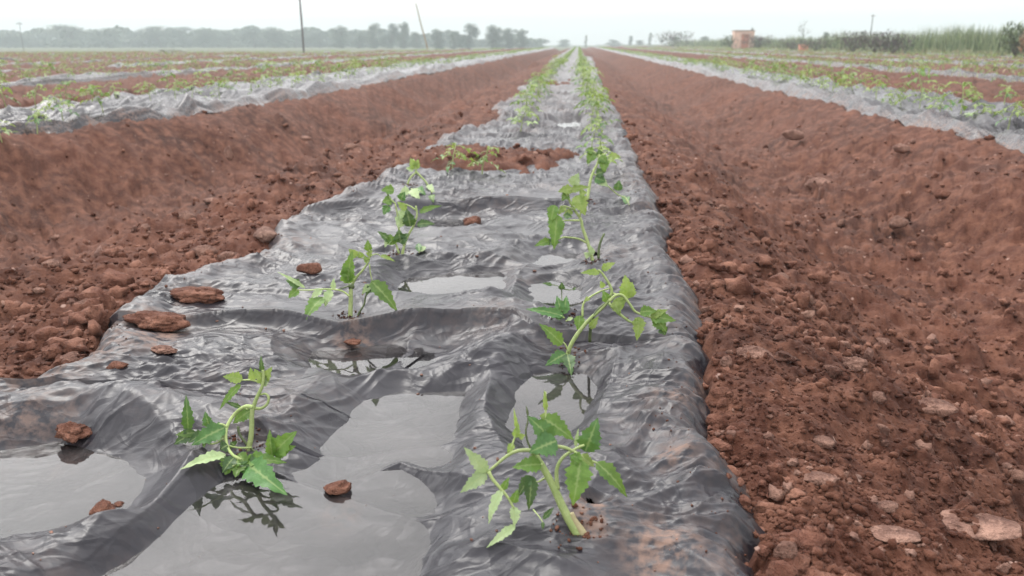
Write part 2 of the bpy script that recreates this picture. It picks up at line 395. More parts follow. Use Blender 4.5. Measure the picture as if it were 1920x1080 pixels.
def ground_z(x, y, fine=True):
    x = np.asarray(x, float); y = np.asarray(y, float)
    k = np.round((x - CX0) / PITCHX)
    c = CX0 + k * PITCHX
    el, er = bed_edges(k, y)
    dout = np.maximum(el - x, x - er)                      # >0 outside the film
    left_of_0 = (k == 0) & (x < CX0)
    sh = np.where(left_of_0, 0.40, 0.08)
    t = np.clip((dout - sh) / (0.95 - sh), 0, 1)
    depth = np.where(x < CX0 - 4.2, -0.075, np.where(x > 3.3, -0.06, np.where(x < CX0, 0.42, 0.30)))
    depth = depth + np.where(depth > 0, 0.06, 0.03) * perlin(y * 0.7, k, 19)
    z = -depth * (t * t * (3 - 2 * t)) ** np.where(left_of_0, 1.1, 0.85)
    fm = field_mask(x, y)
    far = np.clip((y - 8) / 60, 0, 1)
    # lip of loose soil banked against the film edge
    lip = np.exp(-((dout - 0.05) / 0.07) ** 2) * 0.018
    inside = sstep(0.0, -0.05, dout)
    z = z + lip * (1 - inside) - 0.065 * inside
    # the tongue of soil washed over the film further along
    tong = sstep(3.42, 3.62, y + 0.12 * perlin(x * 6, y * 2, 71)) * (1 - sstep(4.15, 4.65, y + 0.15 * perlin(x * 5, y * 3, 72)))
    tong = tong * (1 - sstep(-0.10, 0.06, x + 0.1 * perlin(y * 4, x * 3, 73))) * (k == 0)
    tong2 = sstep(10.6, 11.0, y + 0.4 * perlin(x * 4, y, 74)) * (1 - sstep(12.2, 13.0, y + 0.4 * perlin(x * 4, y, 75))) * (1 - sstep(-0.10, 0.06, x + 0.1 * perlin(y * 3, x * 3, 76))) * (k == 0)
    tong = np.maximum(tong, tong2)
    z = z + inside * tong * 0.115
    rough = (1 - inside * (1 - tong))
    lump = (0.014 + 0.03 * np.clip(t * 2, 0, 1)) * fbm(x * 0.9, y * 0.9, 5, 3) + 0.034 * fbm(x * 3.0, y * 2.4, 9, 3) + 0.045 * np.clip(t * 1.6, 0, 1) * np.clip(0.35 - np.abs(perlin(x * 4.2, y * 2.6, 27)), 0, 1) + 0.03 * np.clip(t * 1.6, 0, 1) * np.clip(perlin(x * 7, y * 5, 29), 0, 1)
    if fine:
        nearf = (1.0 - 0.55 * sstep(14, 60, y)) * (1 + 0.9 * sstep(2.2, 4.0, y))
        lump = lump + nearf * (0.06 * clods(x, y, 0.16, 201, 0.35) + 0.20 * clods(x + 0.03 * perlin(x * 20, y * 20, 3), y, 0.06, 211, 0.6)
                + 0.38 * clods(x + 0.012 * perlin(x * 50, y * 50, 4), y, 0.026, 221, 0.7) + 0.6 * clods(x, y, 0.011, 231, 0.8)) + 0.020 * fbm(x * 13, y * 13, 13, 4)
    z = z + lump * rough * np.where(dout < 0.25, 0.75, 1.0)
    # beyond the field: lower grassy ground to the left and behind, a low bank to the right
    out_l = 1 - fm
    low = np.where(x < 17, -0.55 - 0.25 * np.clip((y - 60) / 120, 0, 1), 0.0) + 0.05 * fbm(x * 0.4, y * 0.4, 15, 2)
    return z * fm + low * out_l

# ---- film of the nearest bed
RIDGES = [  # pixel polyline of the crest, height, half width near side, half width far side
    ([(320, 596), (420, 588), (520, 588), (640, 604), (760, 588), (880, 586), (960, 596), (1010, 618)], 0.046, 0.022, 0.24),
    ([(560, 392), (690, 376), (770, 378), (860, 378), (960, 376), (1050, 378), (1130, 384)], 0.054, 0.034, 0.34),
    ([(40, 1080), (150, 1035), (240, 978), (330, 895), (400, 840), (440, 815)], 0.028, 0.038, 0.12),
    ([(0, 790), (60, 762), (140, 748), (230, 752), (290, 782), (345, 832)], 0.034, 0.09, 0.07),
    ([(790, 1085), (835, 1000), (862, 930), (885, 860), (892, 790), (925, 720), (955, 655), (965, 600), (962, 560), (972, 515)], 0.019, 0.05, 0.05),
    ([(1000, 640), (930, 664), (880, 690), (800, 712), (735, 740)], 0.015, 0.03, 0.04),
    ([(900, 915), (820, 866), (750, 836), (680, 852)], 0.031, 0.018, 0.03),
    ([(500, 850), (590, 880), (680, 905), (800, 940)], 0.029, 0.014, 0.022),
    ([(880, 820), (800, 812), (700, 826), (570, 842)], 0.016, 0.016, 0.024),
    ([(1165, 655), (1140, 720), (1112, 790), (1085, 850)], 0.024, 0.018, 0.03),
    ([(1260, 800), (1170, 860), (1110, 930), (1080, 990)], 0.016, 0.02, 0.03),
    ([(840, 1065), (950, 1018), (1060, 1000), (1160, 990), (1290, 940), (1390, 925)], 0.024, 0.022, 0.03),
    ([(1330, 1085), (1250, 1040), (1160, 1030), (1060, 1085)], 0.018, 0.03, 0.03),
    ([(530, 492), (640, 512), (760, 505), (860, 500), (950, 482)], 0.018, 0.03, 0.06),
    ([(540, 432), (700, 445), (860, 440), (960, 432), (1060, 428)], 0.016, 0.04, 0.08),
    ([(990, 515), (1040, 505), (1100, 512), (1150, 540)], 0.018, 0.03, 0.03),
    ([(985, 600), (1050, 622), (1130, 610), (1190, 580)], 0.016, 0.025, 0.03),
    ([(330, 660), (430, 640), (540, 650), (600, 690)], 0.014, 0.03, 0.04),
    ([(540, 790), (580, 735), (620, 700)], 0.015, 0.025, 0.03),
    ([(180, 690), (300, 640), (430, 628)], 0.012, 0.03, 0.04),
    ([(720, 345), (850, 338), (1000, 340), (1090, 335)], 0.02, 0.05, 0.05),
]
BASINS = [  # pixel outline, depth below the film, water level
    ([(100, 1180), (200, 1075), (300, 996), (372, 926), (405, 893), (520, 884), (585, 880), (600, 840), (650, 800), (690, 755), (760, 735), (872, 735), (862, 790), (872, 840), (836, 890), (846, 950), (815, 1010), (800, 1080), (770, 1180)], 0.054, -0.006),
    ([(-160, 900), (-20, 845), (110, 830), (250, 850), (325, 885), (255, 965), (80, 1000), (-120, 1030)], 0.056, -0.006),
    ([(585, 660), (622, 628), (700, 618), (742, 628), (748, 660), (712, 690), (650, 704), (588, 694)], 0.056, -0.005),
    ([(760, 650), (862, 628), (868, 660), (790, 704), (740, 700)], 0.030, -0.008),
    ([(735, 552), (765, 518), (850, 508), (930, 512), (955, 535), (940, 568), (850, 576), (770, 572)], 0.052, -0.004),
    ([(955, 800), (968, 735), (1000, 700), (1085, 702), (1118, 730), (1080, 795), (1010, 850)], 0.056, -0.006),
    ([(972, 596), (984, 530), (1035, 520), (1085, 536), (1098, 578), (1040, 602)], 0.052, -0.004),
    ([(765, 430), (795, 406), (860, 402), (905, 416), (895, 434), (810, 438)], 0.036, -0.003),
    ([(985, 496), (1030, 474), (1090, 476), (1088, 494), (1030, 502)], 0.034, -0.003),
    ([(1040, 250), (1052, 222), (1088, 220), (1090, 250)], 0.05, -0.002),
    ([(985, 256), (996, 234), (1038, 234), (1038, 254)], 0.05, -0.002),
]
_RW = [([PZ(u, v, h * 0.8) for u, v in pts], h, a, b) for pts, h, a, b in RIDGES]
_BW = [([PZ(u, v, lv) for u, v in pts], d, lv) for pts, d, lv in BASINS]
HOLES = [(1114, 986, 0.011), (1122, 484, 0.022), (722, 486, 0.018), (1124, 604, 0.014), (1042, 622, 0.016)]
_HW = [(*PZ(u, v, 0.0)[:2], r) for u, v, r in HOLES]
def film_z(x, y, k=0, fine=True):
    x = np.asarray(x, float); y = np.asarray(y, float)
    el, er = edges_of(k, y)
    din = np.minimum(x - el, er - x)
    sx = x - (CX0 + PITCHX * k) + k * 11.3
    wx = sx + 0.07 * fbm(sx * 3, y * 3, 41, 2); wy = y + 0.06 * fbm(sx * 2.5, y * 3.5, 43, 2)
    cr = 1.0 if k == 0 else 2.1
    z = 0.010 + 0.007 * fbm(sx * 2.2, y * 2.6, 45, 3)
    z = z + 0.009 * cr * (ridged(wx * 0.8, wy * 4.4, 47) ** 2) * (0.5 + 2.6 * sstep(2.8, 5.5, y))
    if fine:
        fa = cr * (0.75 + 0.4 * sstep(1.8, 3.5, y) + 0.7 * sstep(3.8, 6, y))
        q = np.clip(0.5 + 0.9 * perlin(sx * 1.9, y * 1.9, 49), 0, 1)
        z = z + 0.0150 * fa * (folds(wx * 3.0, wy * 8.5, 301) ** 1.5 - 0.3)
        z = z + 0.0110 * fa * folds((wx * 0.8 + wy * 0.6) * 14, (wy * 0.8 - wx * 0.6) * 3.6, 307) ** 1.7 * (1 - q)
        z = z + 0.0105 * fa * folds(wx * 6.0 + 3, wy * 22, 311) ** 1.8 * q
        z = z + 0.0042 * fa * folds((wx * 0.7 - wy * 0.7) * 34, (wy * 0.7 + wx * 0.7) * 9, 317) ** 2 * (0.3 + q)
        for (ca_, sa_, sd_) in ((0.97, 0.24, 331), (0.90, -0.44, 337), (0.62, 0.78, 341)):   # long taut crease lines
            al = wx * ca_ + wy * sa_; ac = wy * ca_ - wx * sa_
            z = z + 0.0042 * fa * np.clip(1 - np.abs(perlin(al * 1.4, ac * 11, sd_)) * 5.5, 0, 1) * np.clip(perlin(al * 2.1, ac * 3, sd_ + 5) * 2 + .4, 0, 1)
        # puckers running in from the tucked edges
        pk = np.exp(-np.clip(din, 0, None) / 0.15)
        z = z + 0.016 * pk * folds(wx * 3.0 + y, (wy + 0.45 * sx) * 13, 61) ** 1.5
        z = z + 0.007 * pk * folds(wx * 6, (wy + 0.3 * sx) * 32, 63) ** 1.6
    if k == 0:
        bw = 0.0
        for pts, d, lv in _BW:
            s = inpoly_sd(x, y, pts)
            bw = np.maximum(bw, sstep(-0.085, 0.05, s) * (d * 0.40 + 0.007))
        z = z * (1 - np.clip(bw / 0.028, 0, 0.78)) - bw
        for i_ in (0, 1):
            s, t = segdist(x, y, _RW[i_][0]); z = z * (1 - 0.75 * np.exp(-(s / 0.085) ** 2))
        for pts, h, a, b in _RW:
            s, t = segdist(x, y, pts)
            jit = 1 + (0.12 if h > 0.04 else 0.25) * perlin(x * 7, y * 7, 67)
            fade = np.sin(np.pi * np.clip(t * 0.9 + 0.05, 0, 1)) ** 0.3
            wdt = np.where(y < np.interp(x, sorted(p[0] for p in pts), [p[1] for p in sorted(pts, key=lambda q: q[0])]), a, b)
            g = np.exp(-(np.sqrt(s * s + 2.5e-5) / (wdt * 0.9)) ** 1.1)
            z = z + h * (0.95 if h > 0.0345 else 0.72) * jit * fade * g
        # gathered pleats across the long middle ridge
        s, t = segdist(x, y, _RW[4][0])
        if fine: z = z + 0.005 * np.exp(-(s / 0.05) ** 2) * folds(wx * 5 + 5, (wy + 0.5 * sx) * 17, 69) ** 1.5
        for hx, hy, r in _HW:
            d = np.hypot(x - hx, (y - hy))
            z = z - 0.012 * np.exp(-(d / (r * 2.0)) ** 2) + 0.007 * np.exp(-((d - r * 2.2) / (r * 0.8)) ** 2)
    if abs(k) >= 2: z = z - 0.014 - 0.08 * np.clip(fbm(x * 1.1, y * 0.45, 85, 3) + 0.15 * (abs(k) - 2), 0, 1)
    if abs(k) == 1: z = z - 0.05 * np.clip(fbm(x * 2.0, y * 1.1, 86, 3) - 0.25, 0, 1)
    # roll down and tuck into the soil at both edges
    z = z + 0.012 * np.exp(-((din - 0.07) / 0.04) ** 2)
    z = z - 0.06 * (1 - sstep(-0.03, 0.05, din)) - 0.05 * (1 - sstep(-0.07, -0.02, din))
    return z
def fz(x, y, k=0): return float(film_z(np.array([x]), np.array([y]), k)[0])
def gz(x, y): return float(ground_z(np.array([x]), np.array([y]))[0])

# ------------------------------------------------------------------ ground sheet
def rows_geo(y0, y1, c, dmin, dmax):
    r = [y0]
    while r[-1] < y1: r.append(r[-1] + min(max(c * r[-1] ** 2, dmin), dmax * max(1, r[-1] / 40)))
    return np.array(r)
R = rows_geo(0.42, 880, 0.0026, 0.0022, 0.9)
TH = np.radians(np.concatenate([np.linspace(-80, -52, 70)[:-1], np.linspace(-52, 52, 960), np.linspace(52, 80, 70)[1:]]))
rr, tt = np.meshgrid(R, TH, indexing='ij')
gx = rr * np.sin(tt); gy = rr * np.cos(tt)
gzv = ground_z(gx, gy)
V = np.stack([gx, gy, gzv], -1).reshape(-1, 3)
me = fast_mesh('ground', V, grid_faces(*gx.shape)[:, ::-1])
attr(me, 'grass', (1 - field_mask(gx, gy)).ravel())
ground = finish('ground', me, M_SOIL)
tag(ground, 'red tilled soil of the field with furrows between the film beds', 'ground', kind='structure')

# ------------------------------------------------------------------ film sheets
YR = rows_geo(0.55, 120, 0.0017, 0.0016, 0.5)
def film_sheet(k, rows, ncol, label, fine=True):
    el, er = edges_of(k, rows)
    s = np.linspace(0, 1, ncol)
    x = (el - 0.06)[:, None] + (er - el + 0.12)[:, None] * s[None, :]
    y = np.repeat(rows[:, None], ncol, 1)
    z = film_z(x, y, k, fine)
    F = grid_faces(*x.shape)
    if k == 0:
        c = F.mean
        fx = x.ravel()[F].mean(1); fy = y.ravel()[F].mean(1); keep = np.ones(len(F), bool)
        for hx, hy, r in _HW:
            a = np.arctan2(fy - hy, fx - hx)
            keep &= np.hypot(fx - hx, fy - hy) > r * (1 + 0.25 * np.sin(3 * a + hx * 40))
        F = F[keep]
    me = fast_mesh('plastic_mulch_sheet', np.stack([x, y, z], -1).reshape(-1, 3), F)
    din = np.minimum(x - el[:, None], er[:, None] - x)
    dust = 0.9 * np.exp(-np.clip(din, 0, None) / 0.045) + 0.30 * np.clip(fbm(x * 3, y * 3, 81, 3) - 0.05, 0, 1)
    dust = dust + (0.30 * sstep(3.8, 8, y) if k == 0 else 0.04)
    if k == 0:   # smears of dried soil where clods were dragged
        for u, v, r in ((1118, 1030, 0.018), (1260, 900, 0.022), (180, 660, 0.07), (120, 710, 0.08), (60, 800, 0.06), (270, 640, 0.06), (1250, 780, 0.03), (1230, 1060, 0.04), (660, 640, 0.03), (630, 932, 0.025), (362, 575, 0.05), (290, 632, 0.06), (580, 520, 0.028), (131, 838, 0.03), (190, 968, 0.02), (300, 668, 0.04), (660, 630, 0.03), (1112, 995, 0.03)):
            p = PZ(u, v, 0.01)
            dust = dust + 0.95 * np.exp(-(((x - p[0]) ** 2 + ((y - p[1]) * 0.8) ** 2) / r ** 2) ** 1.5)
    attr(me, 'wet', np.full(x.size, 0.0 if k == 0 else 1.0))
    attr(me, 'dust', np.clip(dust, 0, 1).ravel())
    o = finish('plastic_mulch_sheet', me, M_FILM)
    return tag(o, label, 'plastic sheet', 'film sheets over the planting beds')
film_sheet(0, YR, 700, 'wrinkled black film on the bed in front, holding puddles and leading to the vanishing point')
NAMES_L = ['nearest bed on the left, across the left furrow', 'second bed on the left, a narrow silvery band', 'third bed on the left, a thin pale band']
NAMES_R = ['nearest bed on the right, across the right furrow', 'second bed on the right, a narrow silvery band', 'third bed on the right, a thin pale band']
for k in (-1, 1, -2, 2, -3, 3, -4, 4, -5, 5, -6, -7, -8):
    c = CX0 + PITCHX * k
    y0 = max(0.8, abs(c) / math.tan(math.radians(42)) - 1.0)
    y1 = float(np.clip(field_back(np.array([c]))[0], 40, 125)) - 1.5 if k < 0 else 125
    rows = rows_geo(y0, y1, 0.004 if abs(k) < 2 else 0.006, 0.012, 0.5)
    nm = (NAMES_L if k < 0 else NAMES_R)
    lab = 'wrinkled film over the ' + nm[abs(k) - 1] if abs(k) <= 3 else \
        'thin far film band over bed number %s on the %s, towards the %s' % (['', '', '', '', 'four', 'five', 'six', 'seven', 'eight'][abs(k)], 'left' if k < 0 else 'right', 'field edge' if k < 0 else 'reed strip')
    film_sheet(k, rows, 110 if abs(k) == 1 else 60, lab, True)

# ------------------------------------------------------------------ puddles
def polygon_sheet(name, pts, z, mat, grow=0.05):
    P = np.array([p[:2] for p in pts]); c = P.mean(0); d = P - c
    P = c + d * (1 + grow / np.maximum(np.linalg.norm(d, axis=1, keepdims=True), 0.02))
    V = [(*c, z)] + [(*p, z) for p in P]; n = len(P)
    return mesh_obj(name, V, [(0, 1 + i, 1 + (i + 1) % n) for i in range(n)], mat, smooth=False)
for (pts, d, lv) in _BW:
    o = polygon_sheet('puddle_water', pts, lv, M_WATER)
    if o.data.polygons[0].normal.z < 0: o.data.flip_normals()
    tag(o, 'still grey rainwater lying in a hollow of the film', 'puddle', kind='structure')

# ------------------------------------------------------------------ stones, clods
def lump_mesh(name, seed, sub=3, sx=1, sy=1, sz=0.7, rough=0.25, facet=0.0, mat=None):
    bm = bmesh.new(); bmesh.ops.create_icosphere(bm, subdivisions=sub, radius=1.0)
    off = Vector((seed * 7.13, seed * 3.7, seed * 1.9))
    rd = random.Random(seed)
    planes = [(Vector((rd.gauss(0, 1), rd.gauss(0, 1), rd.gauss(0, 1))).normalized(), rd.uniform(0.55, 0.85)) for _ in range(9)]
    for v in bm.verts:
        n = v.co.normalized(); r = 1.0
        rq = min(rough, 0.42)
        r += rq * mnoise.noise(n * 1.4 + off) + rq * 0.55 * mnoise.noise(n * 3.2 + off) + rq * 0.34 * mnoise.noise(n * 7 + off) + rq * 0.26 * mnoise.noise(n * 15 + off)
        p = n * r
        if facet > 0:
            for q, d in planes:
                e = p.dot(q) - d
                if e > 0: p = p - q * e * facet
        v.co = Vector((p.x * sx, p.y * sy, p.z * sz))
    me = bpy.data.meshes.new(name); bm.to_mesh(me); bm.free()
    return me
def stone(name, cat, label, u, v, wpx, hpx, mat, on='ground', facet=0.0, rough=0.3, deep=1.0, seed=1, sink=0.25, rz=0.0, group=None, ztop=0.0, zfix=None):
    """a lump that shows wpx by hpx pixels, its foot at pixel (u, v)"""
    p = PZ(u, v, 0.0)
    for _ in range(6):
        z = max(fz(p[0], p[1]), -0.011) if on == 'film' else gz(p[0], p[1])
        if zfix is not None: z = zfix
        p = PZ(u, v, z)
    dp = depth_of(p); W = wpx / FPX * dp; Hh = hpx / FPX * dp * (0.6 if on == 'film' else 0.85)
    me = lump_mesh(name, seed, 4 if wpx > 55 else 3, W / 2, W / 2 * deep, Hh * 0.62, rough, facet)
    o = finish(name, me, mat)
    o.location = (p[0], p[1] + W * 0.2, z + Hh * (0.62 - sink)); o.rotation_euler = (0, 0, rz)
    return tag(o, label, cat, group)
FC = 'clods lying on the film'
stone('soil_clod', 'clod', 'angular brick-coloured clod with a flat pale top on the film, left of the second seedling', 579, 514, 50, 32, M_CLOD, 'film', 0.9, 0.12, 0.8, 3, 0.15, 0.3, FC)
stone('soil_clod', 'clod', 'long crumbly red clod on the film by its left edge, upper of two', 362, 568, 104, 40, M_CLOD, 'film', 0.2, 0.5, 0.5, 5, 0.2, -0.1, FC)
stone('soil_clod', 'clod', 'long crumbly red clod on the film by its left edge, lower and larger', 290, 622, 118, 46, M_CLOD, 'film', 0.2, 0.5, 0.5, 8, 0.2, -0.15, FC)
stone('soil_clod', 'clod', 'small flat brown lump lying on silty film below the two long clods', 300, 664, 62, 18, M_STONE, 'film', 0.2, 0.4, 0.5, 11, 0.2, -0.3, FC)
stone('soil_clod', 'clod', 'small reddish lump in silt near the left edge of the film', 216, 696, 42, 24, M_CLOD, 'film', 0.2, 0.5, 0.6, 14, 0.2, 0.2, FC)
stone('soil_clod', 'clod', 'round pitted red clod half in water at far left of the film', 131, 826, 60, 46, M_CLOD, 'film', 0.0, 0.55, 0.8, 17, 0.2, 0.0, FC)
stone('soil_clod', 'clod', 'rounded tan clod standing in the left puddle beside a pebble', 190, 966, 42, 36, M_CLOD, 'film', 0.0, 0.35, 0.9, 21, 0.22, 0.0, FC)
stone('pebble', 'pebble', 'tiny dark red pebble right of the rounded clod in left puddle', 222, 952, 20, 16, M_CLOD, 'film', 0.0, 0.4, 0.9, 22, 0.22)
stone('soil_clod', 'clod', 'squarish pale red clod in the large front puddle', 630, 928, 54, 38, M_CLOD, 'film', 0.6, 0.3, 0.8, 25, 0.22, 0.1, FC)
stone('soil_clod', 'clod', 'dark red lump standing in for a reflection at the end of the bright narrow puddle', 884, 424, 32, 26, M_CLOD, 'film', 0.0, 0.5, 0.8, 27, 0.2, 0.0, FC)  # no clod here: added lump imitates a dark red reflection in the water
stone('pebble', 'pebble', 'small red pebble in the wet film right of front left seedling stem, between clods', 660, 646, 30, 14, M_CLOD, 'film', 0.1, 0.4, 0.8, 30, 0.2)
GS = [  # u, v, w, h, material, facet, label
    (1842, 1006, 150, 28, 'p', 0.6, 'largest flat pale pinkish stone at the lower right corner'),
    (1682, 1018, 96, 15, 'p', 0.6, 'long thin pale stone left of the largest flat stone'),
    (1475, 1050, 44, 46, 's', 0.2, 'upright tan rock against the film edge at bottom right'),
    (1762, 778, 86, 28, 's', 0.7, 'grey slab-like stone tilted in the right-hand soil'),
    (1600, 694, 56, 30, 's', 0.3, 'knobbly pinkish stone in the soil right of the film, left of two'),
    (1652, 654, 42, 26, 'p', 0.7, 'pointed pale stone leaning in the right furrow soil'),
    (1420, 676, 66, 30, 's', 0.3, 'low rounded dusty stone close to the right film edge'),
    (1536, 352, 50, 22, 'p', 0.2, 'smooth oval stone alone in the right furrow'),
    (1490, 258, 44, 22, 'p', 0.7, 'pointed stone on the far side of the right furrow'),
    (1692, 284, 34, 18, 'p', 0.4, 'roundish stone on the slope below the right-hand bed'),
    (1645, 754, 36, 24, 's', 0.2, 'small round tan clod in the middle of right soil'),
    (1402, 250, 30, 14, 'p', 0.3, 'small pale pebble group stone far up the right furrow'),
    (1362, 690, 24, 30, 'p', 0.3, 'small pale upright stone touching the right film edge'),
    (1330, 612, 28, 20, 'p', 0.3, 'orange-tan pebble on the right film edge, upper one'),
    (1684, 424, 36, 26, 's', 0.8, 'square-faced clod in the right furrow slope'),
    (1545, 838, 48, 22, 's', 0.2, 'half-buried light clod right of the front seedling bed'),
    (1540, 910, 62, 26, 's', 0.3, 'broad low clod in the foreground right soil'),
    (1890, 880, 22, 14, 'p', 0.5, 'tiny white stone at the right edge of frame'),
    (1465, 530, 32, 22, 'p', 0.3, 'pale oval pebble in soil level with third seedling'),
    (1590, 490, 40, 36, 's', 0.5, 'dusty upright clump in the middle of the right furrow'),
    (1665, 960, 50, 20, 's', 0.2, 'smooth mound-like clod left of the white streaked stone'),
    (92, 504, 40, 24, 'p', 0.4, 'pale stone alone in the left soil near the frame edge'),
    (496, 448, 46, 28, 'y', 0.7, 'flat yellowish stone tilted beside the left film edge'),
    (428, 296, 20, 30, 'p', 0.7, 'narrow stick-like pale stone on the left furrow slope'),
    (225, 408, 32, 18, 'p', 0.3, 'light pinkish stone on the crest left of the bed'),
    (270, 432, 22, 16, 'p', 0.4, 'small white-grey pebble left of the crest clods'),
    (346, 416, 46, 24, 's', 0.4, 'wide pinkish clod on the crest of the left shoulder'),
    (395, 380, 36, 12, 'p', 0.6, 'flat white stone on the left shoulder'),
    (572, 262, 24, 10, 'p', 0.5, 'small white stone far up the left furrow'),
    (393, 330, 22, 16, 'p', 0.3, 'rounded pebble on the far slope of the left furrow'),
    (540, 412, 36, 22, 's', 0.4, 'reddish stone at the film corner next to yellowish stone'),
    (428, 492, 44, 30, 's', 0.5, 'cracked pinkish clod at the left film edge, right of pair'),
    (380, 482, 50, 28, 's', 0.3, 'rounded clod at the left film edge, left of pair'),
    (155, 580, 32, 20, 's', 0.3, 'small light clod in the middle of left soil'),
    (130, 690, 46, 36, 's', 0.4, 'large clod at the left film edge near the silty patch'),
    (95, 672, 50, 34, 'c', 0.2, 'dark rounded clod in the left soil beside the large clod'),
    (70, 548, 24, 12, 'p', 0.5, 'small bright pebble in left soil below the pale stone'),
    (20, 452, 24, 20, 's', 0.3, 'round clod cut by the left frame edge'),
    (655, 282, 36, 18, 's', 0.4, 'flat clod on the shoulder left of the soil tongue'),
    (648, 348, 36, 24, 's', 0.3, 'pinkish clod next to the soil tongue, left side'),
    (1355, 750, 46, 30, 'c', 0.2, 'dark crumbly clod pressed against the right film edge'),
    (1352, 590, 40, 26, 'c', 0.2, 'dark crumbly clod at the right film edge, beside upper pebble'),
    (1265, 466, 26, 30, 'c', 0.2, 'dark clod under the raised right film edge'),
    (1530, 530, 70, 34, 'c', 0.2, 'broad dark mound of clod in the right soil'),
]
M_YEL = soil_material('yellow_stone', True, 1.3, 0.9)
SMAT = {'p': M_PALE, 's': M_STONE, 'c': M_CLOD, 'y': M_YEL}
for i, (u, v, wp, hp, mt, fc, lb) in enumerate(GS):
    stone('stone' if mt in 'py' else 'soil_clod', 'stone' if mt in 'py' else 'clod', lb, u, v, wp, hp, SMAT[mt], 'ground', fc, 0.3 if mt != 'p' else 0.22, 0.7, 40 + i, 0.34, random.uniform(-0.3, 0.3), 'stones and clods in the soil')

# loose crumbs of soil nobody could count
def crumbs(n, r0, r1, smin, smax, sub, name, mat, label, seed, edge=None, pts=None):
    rg = np.random.default_rng(seed)
    bm = bmesh.new(); bmesh.ops.create_icosphere(bm, subdivisions=sub, radius=1.0)
    bv = np.array([v.co[:] for v in bm.verts]); bf = np.array([[q.index for q in f.verts] for f in bm.faces]); bm.free()
    r = 1 / (1 / r0 - rg.random(n * 2) * (1 / r0 - 1 / r1)); th = np.radians(rg.uniform(-42, 42, n * 2))
    x = r * np.sin(th); y = r * np.cos(th)
    on0 = (x > xL(y) + 0.0) & (x < xR(y) - 0.0) & ~((y > 3.7) & (y < 4.4) & (x < -0.1))
    kk = np.round((x - CX0) / PITCHX); onk = (kk != 0) & (np.abs(x - CX0 - kk * PITCHX) < BEDW / 2)
    keep = ~(on0 | onk); x = x[keep][:n]; y = y[keep][:n]; n = len(x); r = np.hypot(x, y)
    if edge:      # strewn along both edges of the film, offset inwards (+) or outwards (-)
        y = 1 / (1 / 0.7 - rg.random(n) * (1 / 0.7 - 1 / 9)); L_ = rg.random(n) < .5
        off = edge[0] + (edge[1] - edge[0]) * rg.random(n) ** edge[2]
        x = np.where(L_, xL(y) + off, xR(y) - off); r = np.hypot(x, y)
    s = smin * (smax / smin) ** (rg.random(n) ** 2.6) * np.clip(r / 1.5, 0.8, 1.25)
    if pts is not None:
        P_ = np.asarray(pts)[rg.integers(0, len(pts), n)]; a_ = rg.uniform(0, 6.28, n); q_ = 0.034 * rg.random(n) ** .8
        x = P_[:, 0] + q_ * np.cos(a_); y = P_[:, 1] + q_ * np.sin(a_); r = np.hypot(x, y)
    z = (np.maximum(ground_z(x, y), film_z(x, y)) if edge or pts is not None else ground_z(x, y)) + s * 0.25
    V = np.repeat(bv[None], n, 0) * (1 + 0.28 * rg.standard_normal((n, len(bv), 1)))
    V = V * (s[:, None, None] * rg.uniform(0.6, 1.3, (n, 1, 3)))
    a = rg.uniform(0, 6.28, n); ca, sa = np.cos(a)[:, None], np.sin(a)[:, None]
    V = np.stack([V[..., 0] * ca - V[..., 1] * sa, V[..., 0] * sa + V[..., 1] * ca, V[..., 2] * 0.8], -1)
    V = V + np.stack([x, y, z], -1)[:, None, :]
    F = (bf[None] + (np.arange(n) * len(bv))[:, None, None]).reshape(-1, 3)
    o = finish(name, fast_mesh(name, V.reshape(-1, 3), F), mat, smooth=True)
    return tag(o, label, 'soil', kind='stuff')
crumbs(22000, 0.75, 7.0, 0.0018, 0.0095, 1, 'soil_crumbs', M_SOIL, 'loose red crumbs scattered all over the tilled soil', 5)
crumbs(420, 0.9, 9.0, 0.005, 0.016, 2, 'soil_gravel', M_STONE, 'dusty pinkish gravel bits scattered in the tilled soil', 6)
crumbs(1500, 1.6, 11.0, 0.006, 0.022, 2, 'soil_lumps', M_CLOD, 'broken red lumps scattered in the furrows', 9)
crumbs(110, 0.9, 9.0, 0.003, 0.009, 2, 'pale_gravel', M_PALE, 'pale gravel bits scattered in the tilled soil', 8)

crumbs(380, 0.9, 9.0, 0.005, 0.022, 2, 'edge_clods', M_CLOD, 'lumps of soil thrown along the edges of the front film', 15, (-0.06, 0.02, 1.0))
crumbs(800, 0.9, 9.0, 0.0010, 0.0030, 1, 'strewn_crumbs', M_SOIL, 'soil crumbs strewn on the front film near its edges', 16, (0.0, 0.10, 3.0))
crumbs(160, 0.9, 9.0, 0.0012, 0.0035, 1, 'film_specks', M_PALE, 'pale specks of dried soil scattered on the front film', 17, (0.0, 0.6, 1.0))

